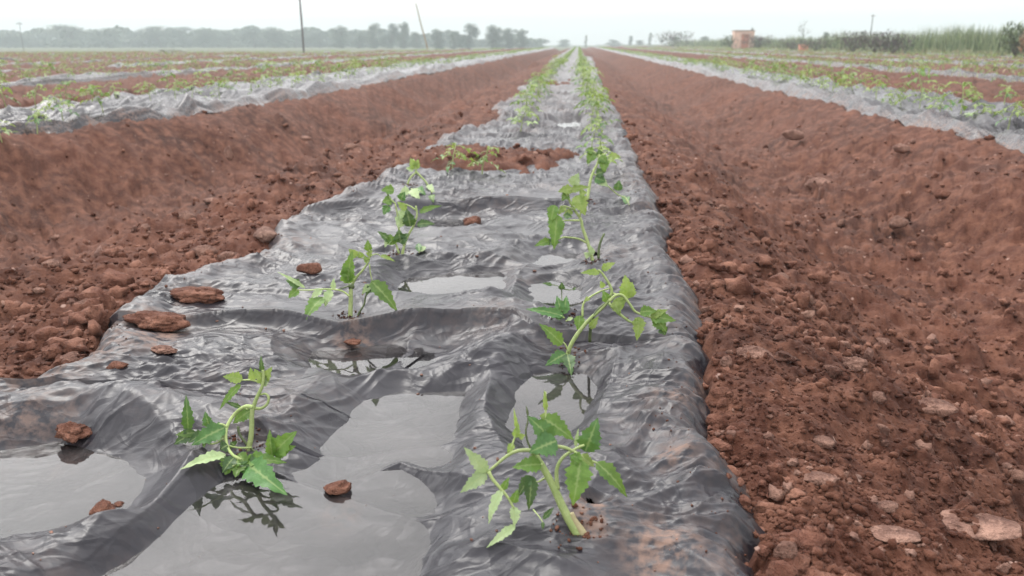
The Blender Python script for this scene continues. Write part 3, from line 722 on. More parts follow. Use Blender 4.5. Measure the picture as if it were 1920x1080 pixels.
# ------------------------------------------------------------------ tomato seedlings
class Part:
    def __init__(s): s.V = []; s.F = []; s.mi = []; s.rib = []
    def tube(s, pts, r0, r1, mat, n=7, sub=4):
        P = [np.asarray(p, float) for p in pts]
        if len(P) > 2:
            Q = []
            E = [2 * P[0] - P[1]] + P + [2 * P[-1] - P[-2]]
            for i in range(1, len(E) - 2):
                for j in range(sub):
                    t = j / sub; a, b, c, d = E[i - 1:i + 3]
                    Q.append(0.5 * ((2 * b) + (c - a) * t + (2 * a - 5 * b + 4 * c - d) * t * t + (3 * b - a - 3 * c + d) * t ** 3))
            Q.append(P[-1]); P = Q
        base = len(s.V); m_ = len(P); up = np.array([0.3, 0.5, 0.81])
        for i, p in enumerate(P):
            t = P[min(i + 1, m_ - 1)] - P[max(i - 1, 0)]; t = t / (np.linalg.norm(t) + 1e-9)
            a = np.cross(t, up); a /= np.linalg.norm(a) + 1e-9; b = np.cross(t, a)
            r = r0 + (r1 - r0) * i / (m_ - 1)
            for k in range(n):
                an = 2 * math.pi * k / n; s.V.append(p + (a * math.cos(an) + b * math.sin(an)) * r); s.rib.append(0.0)
        for i in range(m_ - 1):
            for k in range(n):
                q = base + i * n; s.F.append((q + k, q + (k + 1) % n, q + n + (k + 1) % n, q + n + k)); s.mi.append(MI[mat])
        s.F.append(tuple(base + k for k in range(n))[::-1]); s.mi.append(MI[mat])
        s.F.append(tuple(base + (m_ - 1) * n + k for k in range(n))); s.mi.append(MI[mat])
    def leaflet(s, a, b, w, nrm, mat, droop=0.12, fold=0.25, back=None, ns=15, lobes=3.0, curl=0.0):
        a = np.asarray(a, float); b = np.asarray(b, float); ax = b - a; L = np.linalg.norm(ax) + 1e-9; ax = ax / L
        nrm = np.asarray(nrm, float); nrm = nrm - ax * np.dot(nrm, ax); nrm /= np.linalg.norm(nrm) + 1e-9
        sd = np.cross(ax, nrm); base = len(s.V); cols = (-1, -0.5, 0, 0.5, 1)
        for i in range(ns):
            t = i / (ns - 1)
            prof = max(0.0, math.sin(math.pi * t ** 0.72)) ** 0.85 * (1 - 0.35 * t)
            saw = (t * lobes * 2) % 1.0
            prof *= 1 + 0.46 * (saw - 0.55) * (1 if 0.08 < t < 0.93 else 0)
            prof = max(prof, 0.02)
            dz = -droop * L * (t * t) + droop * L * 0.55 * math.sin(math.pi * t)
            for c in cols:
                ww = c * prof * w * 0.57
                q = a + ax * (L * t) + sd * ww + nrm * (dz + fold * abs(ww) - curl * ww * ww / w
                    + 0.05 * w * math.sin(t * 16 + abs(c) * 3) * abs(c) - (0.02 * w if c == 0 else 0))
                s.V.append(q); s.rib.append(1.0 if c == 0 else (0.45 if (abs(c) == 0.5 and i % 3 == 1) else 0.0))
        for i in range(ns - 1):
            for k in range(4):
                q = base + i * 5 + k; s.F.append((q, q + 1, q + 6, q + 5)); s.mi.append(MI[mat])
        # thin raised midrib
    def obj(s, name, parent, org=(0, 0, 0)):
        V = [v - np.asarray(org) for v in s.V]
        o = mesh_obj(name, V, s.F, LEAFM, parent, True, s.mi); attr(o.data, 'rib', s.rib); return o

HFEET = []
class Hero:
    """a seedling laid out from its picture: crop origin and scale turn crop pixels into frame pixels, depths in metres from its foot"""
    def __init__(s, label, u0, v0, sc, bu, bv, zb=None):
        s.u0, s.v0, s.sc = u0, v0, sc
        p = PZ(bu, bv, 0.0)
        for _ in range(6):
            z = fz(p[0], p[1]) if zb is None else zb
            p = PZ(bu, bv, z)
        s.p = p; s.d = depth_of(p); s.bv = bv; s.foot = 1e9; HFEET.append((p[0], p[1]))
        s.root = empty('tomato_seedling', p); s.px = s.d / FPX * sc
        tag(s.root, label, 'seedling', 'tomato seedlings on the film')
        s.up = np.array([0, -0.35, 0.94]); s.toward = -FWD
    def P(s, x, y, d=0.0):
        u, v = s.u0 + x * s.sc, s.v0 + y * s.sc; p = PD(u, v, s.d + d)
        if v > s.bv - 40 and y < s.foot - 12:        # hanging parts rest on the film, not inside it
            for _ in range(45):
                if p[2] > max(fz(p[0], p[1]), -0.006) + 0.007: break
                d -= 0.008; p = PD(u, v, s.d + d)
        return p
    def pt(s, q, dflt=0.0): return s.P(q[0], q[1], q[2] if len(q) > 2 else dflt)
    def stem(s, *tubes):
        pr = Part()
        s.foot = -1e9
        for pts, r0, r1, mt in tubes: pr.tube([s.pt(q) for q in pts], r0 * s.px, r1 * s.px, mt, 9)
        s.foot = 1e9; pr.obj('stem', s.root, s.p)
    def leaf(s, petiole, leaflets, r=8, mt='s', d=0.0):
        pr = Part()
        for pts in petiole if petiole and isinstance(petiole[0], list) else ([petiole] if petiole else []):
            pr.tube([s.pt(q, d) for q in pts], r * s.px, r * 0.6 * s.px, mt, 7)
        for q in leaflets:
            (x0, y0), (x1, y1), wd, mat = q[:4]; o = q[4] if len(q) > 4 else {}
            d0 = o.get('d0', d); d1 = o.get('d1', d0 - 0.25 * math.hypot(x1 - x0, y1 - y0) * s.px)
            n = s.toward * o.get('f', 0.85) + s.up * o.get('u', 0.5) + RGT * o.get('r', 0.0)
            pr.leaflet(s.P(x0, y0, d0), s.P(x1, y1, d1), wd * s.px, n, mat, o.get('droop', 0.10), o.get('fold', 0.22), ns=19, lobes=o.get('lobes', 3.5))
        pr.obj('leaf', s.root, s.p)

# ---- front left seedling
h = Hero('wilting seedling with arched pale stem at front left, mirrored in the large puddle', 300, 660, .352, 462, 846)
h.stem(([(465, 540), (482, 470), (488, 400), (490, 330), (500, 285), (520, 235), (545, 180), (552, 130), (548, 95)], 15, 7, 's'),
       ([(505, 300), (540, 300), (572, 275), (578, 240), (560, 222), (535, 228)], 9, 5, 's'),
       ([(415, 395), (425, 440), (470, 500), (520, 545)], 7, 7, 'k'))
h.leaf([(495, 292), (450, 292), (400, 330, -.005), (360, 390, -.01), (350, 450, -.015), (362, 510, -.02), (395, 555, -.025), (440, 575, -.03)],
       [((350, 545), (118, 606), 62, 'p', {'u': .8, 'f': .6}), ((390, 565), (345, 650), 110, 'g', {'d0': -.025}), ((420, 590), (440, 640), 90, 'd')], 11, 's', -.02)
h.leaf([(395, 555), (440, 575), (480, 575)], [((450, 575), (665, 578), 80, 'g', {'u': .9, 'f': .4}), ((455, 588), (655, 742), 135, 'b', {'u': .7, 'f': .7, 'fold': .12}), ((600, 560), (580, 420), 55, 'g'), ((600, 545), (718, 425), 110, 'g', {'u': .4, 'lobes': 2.5}), ((610, 550), (715, 500), 70, 'g')], 9, 's', -.03)
h.leaf([(360, 400), (330, 385), (300, 385)], [((350, 400), (162, 492), 105, 'b', {'u': .6}), ((265, 400), (238, 320), 55, 'b'), ((350, 440), (240, 470), 50, 'p')], 7, 's', -.012)
h.leaf([(350, 460), (270, 490), (190, 440)], [((150, 420), (140, 235), 62, 'b', {'r': .5}), ((190, 425), (70, 490), 75, 'd'), ((190, 430), (80, 440), 45, 'g')], 6, 's', 0.0)
h.leaf([(540, 165), (490, 150), (430, 150)], [((440, 145), (335, 128), 62, 'y'), ((430, 170), (310, 305), 42, 'g'), ((500, 150), (480, 85), 45, 'y')], 6, 's', .01)
h.leaf([(552, 130), (545, 90)], [((560, 165), (500, 90), 55, 'y'), ((555, 160), (592, 80), 55, 'y'), ((548, 110), (535, 20), 28, 'd'), ((550, 180), (580, 130), 40, 'p')], 6, 's', .005)
h.leaf([(470, 305), (430, 300), (400, 290)], [((432, 296), (342, 262), 26, 'd'), ((485, 310), (385, 378), 75, 'g', {'d0': .01})], 6, 's', .01)
h.leaf([(490, 510), (420, 510), (370, 500)], [((360, 495), (318, 520), 70, 'd'), ((400, 500), (375, 480), 50, 'd')], 6, 's', .02)

h.leaf([(420, 560), (400, 600), (380, 610)], [((395, 560), (330, 640), 70, 'd'), ((430, 600), (400, 660), 80, 'g'), ((450, 560), (520, 650), 80, 'd', {'u': .7}), ((420, 540), (470, 620), 70, 'g')], 7, 's', -.01)
h.leaf([(250, 420), (220, 450)], [((240, 430), (150, 480), 60, 'd'), ((250, 440), (230, 500), 50, 'g')], 6, 's', .0)
# ---- front right seedling
h = Hero('upright thick-stemmed seedling with broad dark green leaves at front right, by a torn hole', 840, 740, .2778, 1084, 1000)
h.stem(([(885, 960), (850, 900), (810, 830), (770, 750), (725, 650), (680, 560), (635, 480), (590, 410), (565, 390)], 33, 20, 's'),
       ([(920, 965), (890, 910), (850, 850), (830, 800)], 36, 20, 't'),
       ([(742, 640), (733, 570), (738, 490), (775, 425), (830, 385), (880, 355), (920, 340)], 15, 8, 's'))
h.leaf([(590, 400), (545, 375), (460, 382), (390, 420), (330, 470), (262, 528)],
       [((265, 522), (112, 360), 95, 'p', {'u': .3, 'f': .9}), ((262, 530), (82, 658), 95, 'p', {'u': .5, 'f': .8})], 15, 's', -.005)
h.leaf([(275, 520), (305, 575), (370, 650), (415, 710), (445, 770)],
       [((440, 755), (455, 890), 85, 'p', {'f': .5, 'r': .6}), ((455, 880), (260, 1030), 60, 'p', {'f': .5, 'droop': .05}), ((365, 640), (262, 868), 75, 'p', {'f': .6, 'r': -.5}), ((370, 640), (410, 560), 50, 'g'), ((440, 730), (470, 640), 60, 'g')], 13, 's', -.015)
h.leaf([(660, 560), (600, 590), (560, 560)], [((555, 545), (470, 690), 80, 'd', {'d0': .01}), ((560, 545), (550, 780), 95, 'd', {'d0': .01, 'r': .3})], 8, 's', .01)
h.leaf([(640, 470), (625, 470)], [((632, 470), (438, 484), 112, 'g', {'u': .7, 'f': .6})], 10, 's', -.012)
h.leaf([(600, 400), (660, 350), (700, 300)], [((708, 305), (543, 145), 130, 'b', {'u': .45, 'f': .8, 'fold': .12}), ((735, 310), (550, 385), 165, 'b', {'u': .5, 'f': .8, 'd0': -.02, 'fold': .1})], 10, 's', -.012)
h.leaf([(610, 410), (640, 280), (655, 180), (660, 100), (658, -20)], [((630, 150), (852, 298), 140, 'g', {'u': .7, 'f': .6}), ((660, 150), (620, 140), 50, 'y'), ((660, 110), (650, -30), 34, 'y', {'fold': .5})], 11, 's', .015)
h.leaf([(420, 395), (440, 320), (470, 240)], [((440, 330), (400, 395), 50, 'y'), ((455, 290), (475, 200), 55, 'y'), ((480, 290), (520, 270), 46, 'y'), ((465, 235), (445, 95), 26, 'y', {'fold': .5})], 9, 's', .0)
h.leaf([(570, 390), (535, 310), (525, 240), (540, 170), (530, 80)], [((540, 140), (528, 75), 16, 'k')], 8, 'k', .0)
h.leaf([(740, 350), (790, 358), (850, 385), (920, 425), (1000, 460), (1060, 480)],
       [((1000, 455), (1222, 680), 110, 'g', {'u': .7, 'f': .5, 'fold': .35, 'droop': .2}), ((890, 410), (990, 485), 75, 'y')], 13, 's', -.01)
h.leaf([(880, 365), (910, 340), (940, 345)], [((925, 385), (1010, 165), 155, 'b', {'u': .3, 'f': .9}), ((860, 350), (880, 230), 30, 'p')], 10, 's', .01)
h.leaf([(860, 385), (870, 410), (880, 450)], [((895, 440), (845, 748), 170, 'g', {'f': .95, 'u': .25, 'fold': .12}), ((900, 430), (820, 410), 70, 'g'), ((870, 400), (850, 490), 80, 'g')], 10, 's', -.025)
h.leaf([(575, 775), (620, 830), (645, 870)], [((640, 840), (720, 755), 40, 'd'), ((640, 860), (640, 910), 26, 'd')], 5, 's', .02)

# ---- second seedling of the left line
h = Hero('slender upright seedling over the small bright puddle, second on the left line', 500, 440, .2408, 656, 632)
h.stem(([(650, 830), (655, 720), (652, 600), (655, 500), (655, 405)], 20, 15, 's'), ([(655, 405), (700, 330), (745, 280), (785, 220), (805, 150), (795, 90)], 11, 6, 's'),
       ([(640, 405), (680, 400)], 26, 20, 'k'), ([(690, 670, .0), (725, 600), (760, 540), (775, 470), (830, 420)], 8, 7, 'k'))
h.leaf([(645, 480), (600, 445), (540, 428), (430, 425), (330, 432), (225, 430)],
       [((300, 415), (85, 285), 34, 'p'), ((260, 400), (150, 350), 80, 'd'), ((250, 430), (165, 490), 75, 'g'), ((440, 485), (280, 665), 130, 'g', {'r': -.4}), ((500, 430), (450, 560), 75, 'p'), ((520, 425), (520, 340), 44, 'p'), ((430, 425), (340, 500), 60, 'p')], 8, 's', -.01)
h.leaf([(640, 400), (545, 430)], [((645, 380), (600, 220), 110, 'g'), ((630, 370), (660, 130), 105, 'g', {'fold': .3})], 6, 'k', -.01)
h.leaf([(800, 230), (808, 300), (825, 375)], [((815, 360), (1020, 585), 125, 'g', {'r': .3, 'fold': .3}), ((825, 400), (770, 470), 60, 'd'), ((810, 390), (740, 460), 60, 'p')], 6, 's', -.005)
h.leaf([(785, 200), (740, 180), (690, 165)], [((700, 175), (640, 110), 70, 'y'), ((740, 180), (720, 130), 55, 'y'), ((790, 170), (820, 120), 50, 'y'), ((795, 130), (785, 40), 62, 'g'), ((790, 220), (760, 160), 44, 'y')], 6, 's', .0)
h.leaf([(800, 170), (860, 150), (900, 180)], [((890, 160), (1000, 205), 34, 'y', {'d0': .05})], 5, 's', .03)

# ---- second seedling of the right line
h = Hero('sprawling pale seedling leaning right over the film, second on the right line', 960, 480, .2593, 1064, 664)
h.stem(([(402, 715), (425, 645), (480, 555), (550, 470), (630, 395), (690, 335), (720, 270), (712, 220), (670, 150), (635, 105)], 17, 8, 's'),
       ([(562, 620, .02), (566, 540, .01), (578, 460), (620, 390), (680, 340)], 12, 10, 'k'))
h.leaf([(700, 330), (750, 285), (800, 285), (850, 345), (890, 400), (960, 430), (1010, 445)],
       [((1000, 440), (1185, 462), 95, 'g'), ((1030, 450), (1120, 548), 100, 'g', {'u': .3}), ((1000, 440), (1125, 385), 60, 'y'), ((925, 405), (1045, 395), 85, 'g'), ((920, 440), (905, 608), 90, 'y', {'fold': .35}), ((1080, 520), (1110, 570), 80, 'd')], 12, 's', -.01)
h.leaf([(700, 340), (770, 410), (830, 460), (885, 490)], [((880, 480), (925, 470), 40, 'y'), ((740, 330), (780, 430), 80, 'y'), ((740, 370), (690, 340), 40, 'd')], 13, 's', -.015)
h.leaf([(510, 440), (515, 350), (560, 300), (640, 255), (705, 235)], [((490, 430), (480, 545), 80, 'g', {'fold': .2}), ((560, 300), (520, 330), 34, 'y')], 9, 's', .01)
h.leaf([(560, 520), (600, 470)], [((565, 525), (625, 435), 55, 'y')], 7, 's', -.01)
h.leaf([(730, 270), (800, 290)], [((835, 310), (820, 140), 120, 'y', {'d0': .01}), ((760, 300), (800, 380), 110, 'y'), ((860, 300), (870, 190), 60, 'y'), ((690, 330), (660, 250), 70, 'g')], 8, 's', .0)
h.leaf([(640, 110), (625, 100)], [((635, 120), (498, 118), 52, 'y'), ((650, 100), (745, 45), 60, 'y', {'d0': .02}), ((660, 230), (640, 180), 44, 'y')], 8, 's', .0)
h.leaf([(415, 700), (385, 640), (365, 620)], [((365, 640), (205, 488), 100, 'g', {'u': .6, 'fold': .15})], 7, 's', -.01)
h.leaf([(405, 715), (390, 705)], [((392, 705), (245, 785), 100, 'b', {'u': .6, 'fold': .15}), ((400, 710), (430, 850), 95, 'd', {'fold': .2})], 7, 's', -.02)
h2 = Hero('small dark leaved seedling in the right puddle, beside the sprawling seedling', 960, 480, .2593, 1060, 600)
h2.stem(([(388, 520), (380, 470), (372, 440), (365, 400)], 8, 7, 's'))
h2.leaf([(380, 450), (350, 430)], [((360, 425), (325, 285), 75, 'b'), ((375, 420), (395, 285), 70, 'b'), ((375, 435), (100, 372), 72, 'b', {'u': .7}), ((370, 440), (290, 430), 60, 'd')], 7, 's', .0)
h2.leaf([(390, 470), (430, 455)], [((400, 465), (445, 440), 30, 'p')], 6, 's', .0)
h2.leaf([(365, 400), (360, 300), (358, 240), (340, 220), (280, 205)], [((360, 245), (360, 190), 48, 'd'), ((290, 210), (220, 195), 30, 'd')], 5, 'k', .03)
h2.leaf([(365, 235), (410, 245), (460, 240)], [((440, 245), (465, 225), 22, 'd')], 5, 'k', .03)

# ---- third of the left line
h = Hero('bushy dark-leaved seedling on the left line, third from the front', 680, 280, .2037, 752, 480)
h.stem(([(360, 1010), (375, 920), (390, 860), (430, 770), (475, 690), (500, 600), (490, 520)], 14, 8, 's'), ([(335, 960), (310, 880), (290, 820)], 11, 8, 's'), ([(390, 880), (330, 720), (320, 600), (300, 500)], 11, 7, 's'))
h.leaf([(375, 880), (345, 850)], [((350, 860), (330, 740), 120, 'd'), ((340, 860), (420, 770), 100, 'd')], 8, 's', -.01)
h.leaf([(300, 840), (260, 850)], [((280, 880), (250, 780), 90, 'g'), ((260, 850), (140, 750), 70, 'd'), ((250, 820), (200, 900), 60, 'p')], 8, 's', -.01)
h.leaf([(470, 690), (440, 660)], [((440, 710), (405, 550), 120, 'd'), ((500, 690), (660, 680), 80, 'd'), ((520, 580), (720, 510), 60, 'g')], 8, 's', -.01)
h.leaf([(490, 560), (430, 520), (330, 490)], [((400, 560), (320, 480), 70, 'y'), ((400, 640), (330, 560), 100, 'p'), ((380, 700), (300, 620), 110, 'p')], 8, 's', .0)
h.leaf([(300, 500), (250, 450), (220, 400)], [((290, 380), (170, 370), 100, 'g'), ((270, 470), (180, 480), 110, 'g'), ((240, 520), (190, 600), 90, 'b'), ((350, 470), (385, 390), 90, 'b')], 8, 's', .0)
h.leaf([(520, 950), (520, 900)], [((520, 940), (510, 850), 60, 'b'), ((530, 940), (580, 880), 60, 'p')], 6, 's', .03)
hb = Hero('pale forked seedling on the left line, fourth from the front, behind the bushy one', 680, 280, .2037, 772, 392)
hb.stem(([(450, 560), (425, 420), (410, 340), (440, 260), (490, 205), (480, 120)], 12, 7, 's'), ([(490, 205), (545, 260), (600, 330), (640, 450)], 10, 7, 's'))
hb.leaf([(480, 150), (470, 90)], [((485, 180), (440, 80), 80, 'y'), ((490, 180), (510, 90), 70, 'y'), ((470, 190), (400, 170), 60, 'p')], 8, 's', .0)
hb.leaf([(420, 350), (480, 380), (540, 390)], [((500, 360), (575, 410), 80, 'b'), ((450, 370), (520, 460), 90, 'p'), ((430, 380), (340, 400), 90, 'p')], 8, 's', .0)
hb.leaf([(600, 330), (640, 400)], [((600, 330), (660, 400), 60, 'p'), ((630, 420), (650, 480), 60, 'g')], 8, 's', .0)
# ---- third of the right line
h = Hero('tall yellowish seedling beside the dark round hole, third on the right line', 980, 260, .2222, 1112, 490)
h.stem(([(600, 1060), (570, 950), (540, 850), (505, 750), (490, 680), (430, 590), (390, 510), (370, 460)], 16, 9, 's'), ([(640, 1020), (645, 920), (665, 850), (690, 800)], 12, 9, 'k'), ([(540, 880), (470, 845), (350, 830)], 9, 7, 's'))
h.leaf([(480, 690), (380, 690), (300, 700)], [((290, 640), (265, 930), 130, 'g', {'fold': .15}), ((270, 560), (230, 720), 100, 'g'), ((320, 700), (310, 820), 70, 'y'), ((350, 650), (420, 660), 60, 'd')], 9, 's', -.02)
h.leaf([(430, 600), (360, 570), (310, 580)], [((360, 570), (300, 640), 60, 'y'), ((420, 610), (340, 650), 60, 'y')], 8, 's', -.01)
h.leaf([(480, 660), (500, 560), (490, 470)], [((450, 480), (530, 640), 140, 'y', {'fold': .2}), ((480, 470), (540, 450), 80, 'y')], 8, 's', -.01)
h.leaf([(390, 510), (400, 430), (520, 420)], [((420, 430), (300, 440), 90, 'y'), ((400, 440), (560, 400), 70, 'y'), ((380, 470), (330, 520), 80, 'g'), ((420, 400), (470, 290), 100, 'p')], 8, 's', .0)
h.leaf([(350, 830), (240, 870), (180, 880)], [((240, 860), (100, 900), 70, 'g'), ((200, 880), (320, 870), 60, 'd')], 7, 's', -.01)
h.leaf([(560, 980), (530, 960)], [((560, 1000), (520, 960), 60, 'p'), ((590, 980), (570, 900), 50, 'p')], 7, 's', -.01)
hc = Hero('tall pale seedling on the right line, fourth from the front, with curled side leaves', 980, 260, .2222, 1104, 372)
hc.stem(([(545, 520), (560, 420), (575, 340), (600, 270), (635, 200), (645, 130)], 14, 8, 's'))
hc.leaf([(640, 150), (600, 110), (560, 110)], [((600, 120), (545, 210), 90, 'g'), ((600, 110), (530, 90), 70, 'g'), ((650, 140), (640, 90), 60, 'd')], 8, 's', .0)
hc.leaf([(645, 180), (720, 150), (800, 140)], [((680, 170), (690, 290), 90, 'g'), ((720, 150), (830, 150), 70, 'y'), ((650, 150), (720, 210), 80, 'g')], 8, 's', .0)
hc.leaf([(600, 300), (660, 320)], [((610, 330), (700, 360), 110, 'b'), ((620, 300), (700, 270), 90, 'd'), ((640, 350), (720, 400), 80, 'p')], 8, 's', .0)
hc.leaf([(720, 400), (800, 470), (870, 500), (900, 560)], [((800, 440), (815, 350), 80, 'b'), ((850, 480), (905, 590), 70, 'b')], 6, 's', .02)

crumbs(620, 0.9, 9, 0.0009, 0.0032, 1, 'planting_soil', M_SOIL, 'crumbs of soil left round the stems of the nearest seedlings', 18, None, HFEET)
# ---- generic seedlings
def gen_plant(seed, detail=2, tall=0.17):
    rd = random.Random(seed); parts = []
    lean = np.array([rd.uniform(-.35, .35), rd.uniform(-.25, .25), 1.0])
    S = [np.zeros(3)]
    for i in range(1, 6):
        t = i / 5; S.append(np.array([lean[0] * tall * t * t + rd.uniform(-.006, .006), lean[1] * tall * t * t, tall * t * 0.9]))
    S[0][2] = -0.03
    st = Part(); st.tube(S, 0.0036, 0.0018, 's', 6, 3); parts.append(('stem', st))
    nl = 8 if detail > 1 else 7
    for i in range(nl):
        t = 0.35 + 0.65 * (i + 1) / nl; b = S[min(5, int(t * 5))] * (1 - (t * 5) % 1) + S[min(5, int(t * 5) + 1)] * ((t * 5) % 1)
        az = i * 2.4 + rd.uniform(-.5, .5); ln = rd.uniform(.06, .11) * (1.15 - 0.45 * t) * tall / .17
        o = np.array([math.cos(az), math.sin(az), 0]); rise = rd.uniform(.1, .55); sag = rd.uniform(.25, .9)
        pet = [b + o * ln * q + np.array([0, 0, ln * (rise * q - sag * q * q)]) for q in (0, .35, .7, 1.0)]
        pr = Part(); pr.tube(pet, 0.0018, 0.001, 's', 5, 2)
        mt = rd.choice('ggyybpy' if t < .8 else 'yyyg')
        for q, side, sz in ((1.0, 0, 1.0), (.75, 1, .8), (.75, -1, .8), (.42, 1, .55), (.42, -1, .55)):
            if rd.random() < .1: continue
            k = min(2, int(q * 3)); a = pet[0] * (1 - q) + pet[3] * q; a = a + np.array([0, 0, np.interp(q, (0, .35, .7, 1), [p[2] for p in pet]) - a[2]])
            dirv = o * (1.0 if side == 0 else .5) + side * np.cross(o, [0, 0, 1]) * .8 + np.array([0, 0, rd.uniform(-.7, .15)])
            L = sz * rd.uniform(.034, .05) * tall / .17
            dirv = dirv / np.linalg.norm(dirv) * L
            pr.leaflet(a, a + dirv, L * rd.uniform(.5, .7), np.array([o[0] * .3, -.35 + o[1] * .2, 1.0]), mt, .15, .3, ns=11 if detail > 1 else 6, lobes=3)
        parts.append(('leaf', pr))
    return parts
VAR = [gen_plant(100 + i, 2, 0.15 + 0.02 * (i % 4)) for i in range(7)]
protoA = []
for pl in VAR:
    protoA.append([(n, (lambda pr=pr: (bpy.data.meshes.new('seedling_part'), pr))()) for n, pr in pl])
for pl in protoA:
    for n, (me, pr) in pl:
        me.from_pydata([tuple(map(float, v)) for v in pr.V], [], pr.F)
        for mm in LEAFM: me.materials.append(mm)
        me.polygons.foreach_set('material_index', np.array(pr.mi, np.int32)); me.polygons.foreach_set('use_smooth', np.full(len(me.polygons), True)); me.update()
def joined(pl):
    V = []; F = []; mi = []
    for n, pr in pl:
        b = len(V); V += list(pr.V); F += [tuple(q + b for q in f) for f in pr.F]; mi += pr.mi
    return V, F, mi
LOW = []
for i in range(8):
    V, F, mi = joined(gen_plant(300 + i, 1, 0.16 + 0.015 * (i % 5)))
    me = bpy.data.meshes.new('tomato_seedling'); me.from_pydata([tuple(map(float, v)) for v in V], [], F)
    for mm in LEAFM: me.materials.append(mm)
    me.polygons.foreach_set('material_index', np.array(mi, np.int32)); me.polygons.foreach_set('use_smooth', np.full(len(me.polygons), True)); me.update()
    LOW.append(me)
# where they stand: two lines on every bed
spots = []
rd = random.Random(42)
OWN = {  # our own bed: the first ones seen singly, by the pixel of their foot
    'left': [(905, 342), (848, 335), (975, 258)],
    'right': [(1128, 340), (1108, 290), (1118, 262), (1108, 246), (1122, 232)]}
for side, pts in OWN.items():
    for u, v in pts:
        p = PZ(u, v, 0.015); spots.append((p[0], p[1], 0, side, True))
for k in range(-8, 6):
    c = CX0 + PITCHX * k
    yend = float(np.clip(field_back(np.array([c]))[0], 30, 125)) - 2 if k < 0 else 122
    for side, off in (('left', {0: -0.06, 1: -0.5, -1: -0.22}.get(k, -0.2)), ('right', {0: 0.45, 1: -0.02, -1: 0.4}.get(k, 0.2))):
        y = 5.9 if k == 0 else max(1.2, abs(c) / math.tan(math.radians(37)) - 0.5)
        y += rd.uniform(0, .4)
        while y < yend:
            xx = c + off + rd.uniform(-.05, .05) - (0.02 * 0)
            if k == 0 and side == 'left': xx = np.interp(y, [5.5, 9, 20], [-0.36, -0.40, -0.42]) + rd.uniform(-.05, .05)
            if rd.random() > .06: spots.append((xx, y, k, side, False))
            y += rd.uniform(.30, .44) if abs(k) == 1 else rd.uniform(.48, .80) if k == 0 else rd.uniform(.42, .56)
def inview(x, y):
    return y > 0.7 and abs(math.degrees(math.atan2(x, y)) + math.degrees(YAW)) < 32.5
spots = [s for s in spots if inview(s[0], s[1])]
spots.sort(key=lambda s: math.hypot(s[0], s[1]))
SIDE = {0: 'the film bed in front', -1: 'the nearest bed on the left', 1: 'the nearest bed on the right', -2: 'the second bed on the left', 2: 'the second bed on the right', -3: 'the third bed on the left', 3: 'the third bed on the right'}
OWNLAB = {0: 'bent seedling with a long bare stalk growing at the edge of the soil tongue, left line', }
indiv, rest = spots[:286], spots[286:]
ownlab = iter(['drooping seedling with a bare leaning stalk where the soil tongue begins, right of its companion', 'small seedling with curled pale leaves where the soil tongue begins, left of its companion', 'olive seedling standing in the soil tongue at its left end', 'thin upright seedling beside the tongue just behind the film gap', 'dense yellow-green clump on the left line just beyond the soil tongue, front of two', 'dense yellow-green clump on the left line just beyond the soil tongue, rear of two'])
def foot(x, y, k):
    a = fz(x, y, k); b = gz(x, y)
    return max(a, b)
nsp = 0
for i, (x, y, k, side, own) in enumerate(indiv):
    z = foot(x, y, k); sc = rd.uniform(.7, 1.2) * (1.12 if k == 0 and y > 5 else 1.0); rz = rd.uniform(0, 6.28)
    grp = 'seedlings on %s, %s line' % (SIDE.get(k, 'a far bed on the ' + ('left' if k < 0 else 'right')), side)
    if own: lab = None
    else: lab = 'small green seedling in the %s line of %s' % (side, SIDE.get(k, 'a far bed on the ' + ('left' if k < 0 else 'right')))
    if y < 7.5:
        pl = protoA[i % len(protoA)]
        r = empty('tomato_seedling', (x, y, z), rz); r.scale = (sc,) * 3
        for n, (me, pr) in pl:
            o = bpy.data.objects.new(n, me); COL.objects.link(o); o.parent = r
    else:
        r = bpy.data.objects.new('tomato_seedling', LOW[i % len(LOW)]); COL.objects.link(r)
        r.location = (x, y, z); r.rotation_euler = (0, 0, rz); r.scale = (sc * 1.1,) * 3
    if own:
        nsp += 1
        lab = '%s seedling on the front bed by the soil tongue, %s line, %s' % (['pale', 'leggy', 'bent', 'small', 'dense', 'thin', 'olive', 'bushy', 'yellowish', 'upright', 'slender'][(nsp - 1) % 11], side, ['first', 'second', 'third', 'fourth', 'fifth', 'sixth', 'seventh', 'eighth', 'ninth', 'tenth', 'eleventh'][(nsp - 1) % 11] + ' one')
    tag(r, lab, 'seedling', grp)
# all the remaining ones, far down the lines, as one mass
V = []; F4 = []; off = 0; mi_all = []
base = []
for i in range(4):
    P_, Q_, m_ = joined(gen_plant(400 + i, 1, 0.17))
    base.append((np.array(P_), [f for f in Q_ if len(f) == 4], [a for f, a in zip(Q_, m_) if len(f) == 4]))
for i, (x, y, k, side, own) in enumerate(rest):
    b, f, a = base[i % 4]; t = rd.uniform(0, 6.28); s = rd.uniform(.8, 1.15)
    q = np.stack([b[:, 0] * math.cos(t) - b[:, 1] * math.sin(t), b[:, 0] * math.sin(t) + b[:, 1] * math.cos(t), b[:, 2]], -1) * s + [x, y, 0.02]
    V.append(q); F4.append(np.array(f) + off); mi_all.append(a); off += len(b)
if V:
    o = finish('far_seedlings', fast_mesh('far_seedlings', np.concatenate(V), np.concatenate(F4)), LEAFM, mi=np.concatenate(mi_all))
    tag(o, 'far tomato seedlings merging into thin green lines along the distant beds', 'seedlings', kind='stuff')

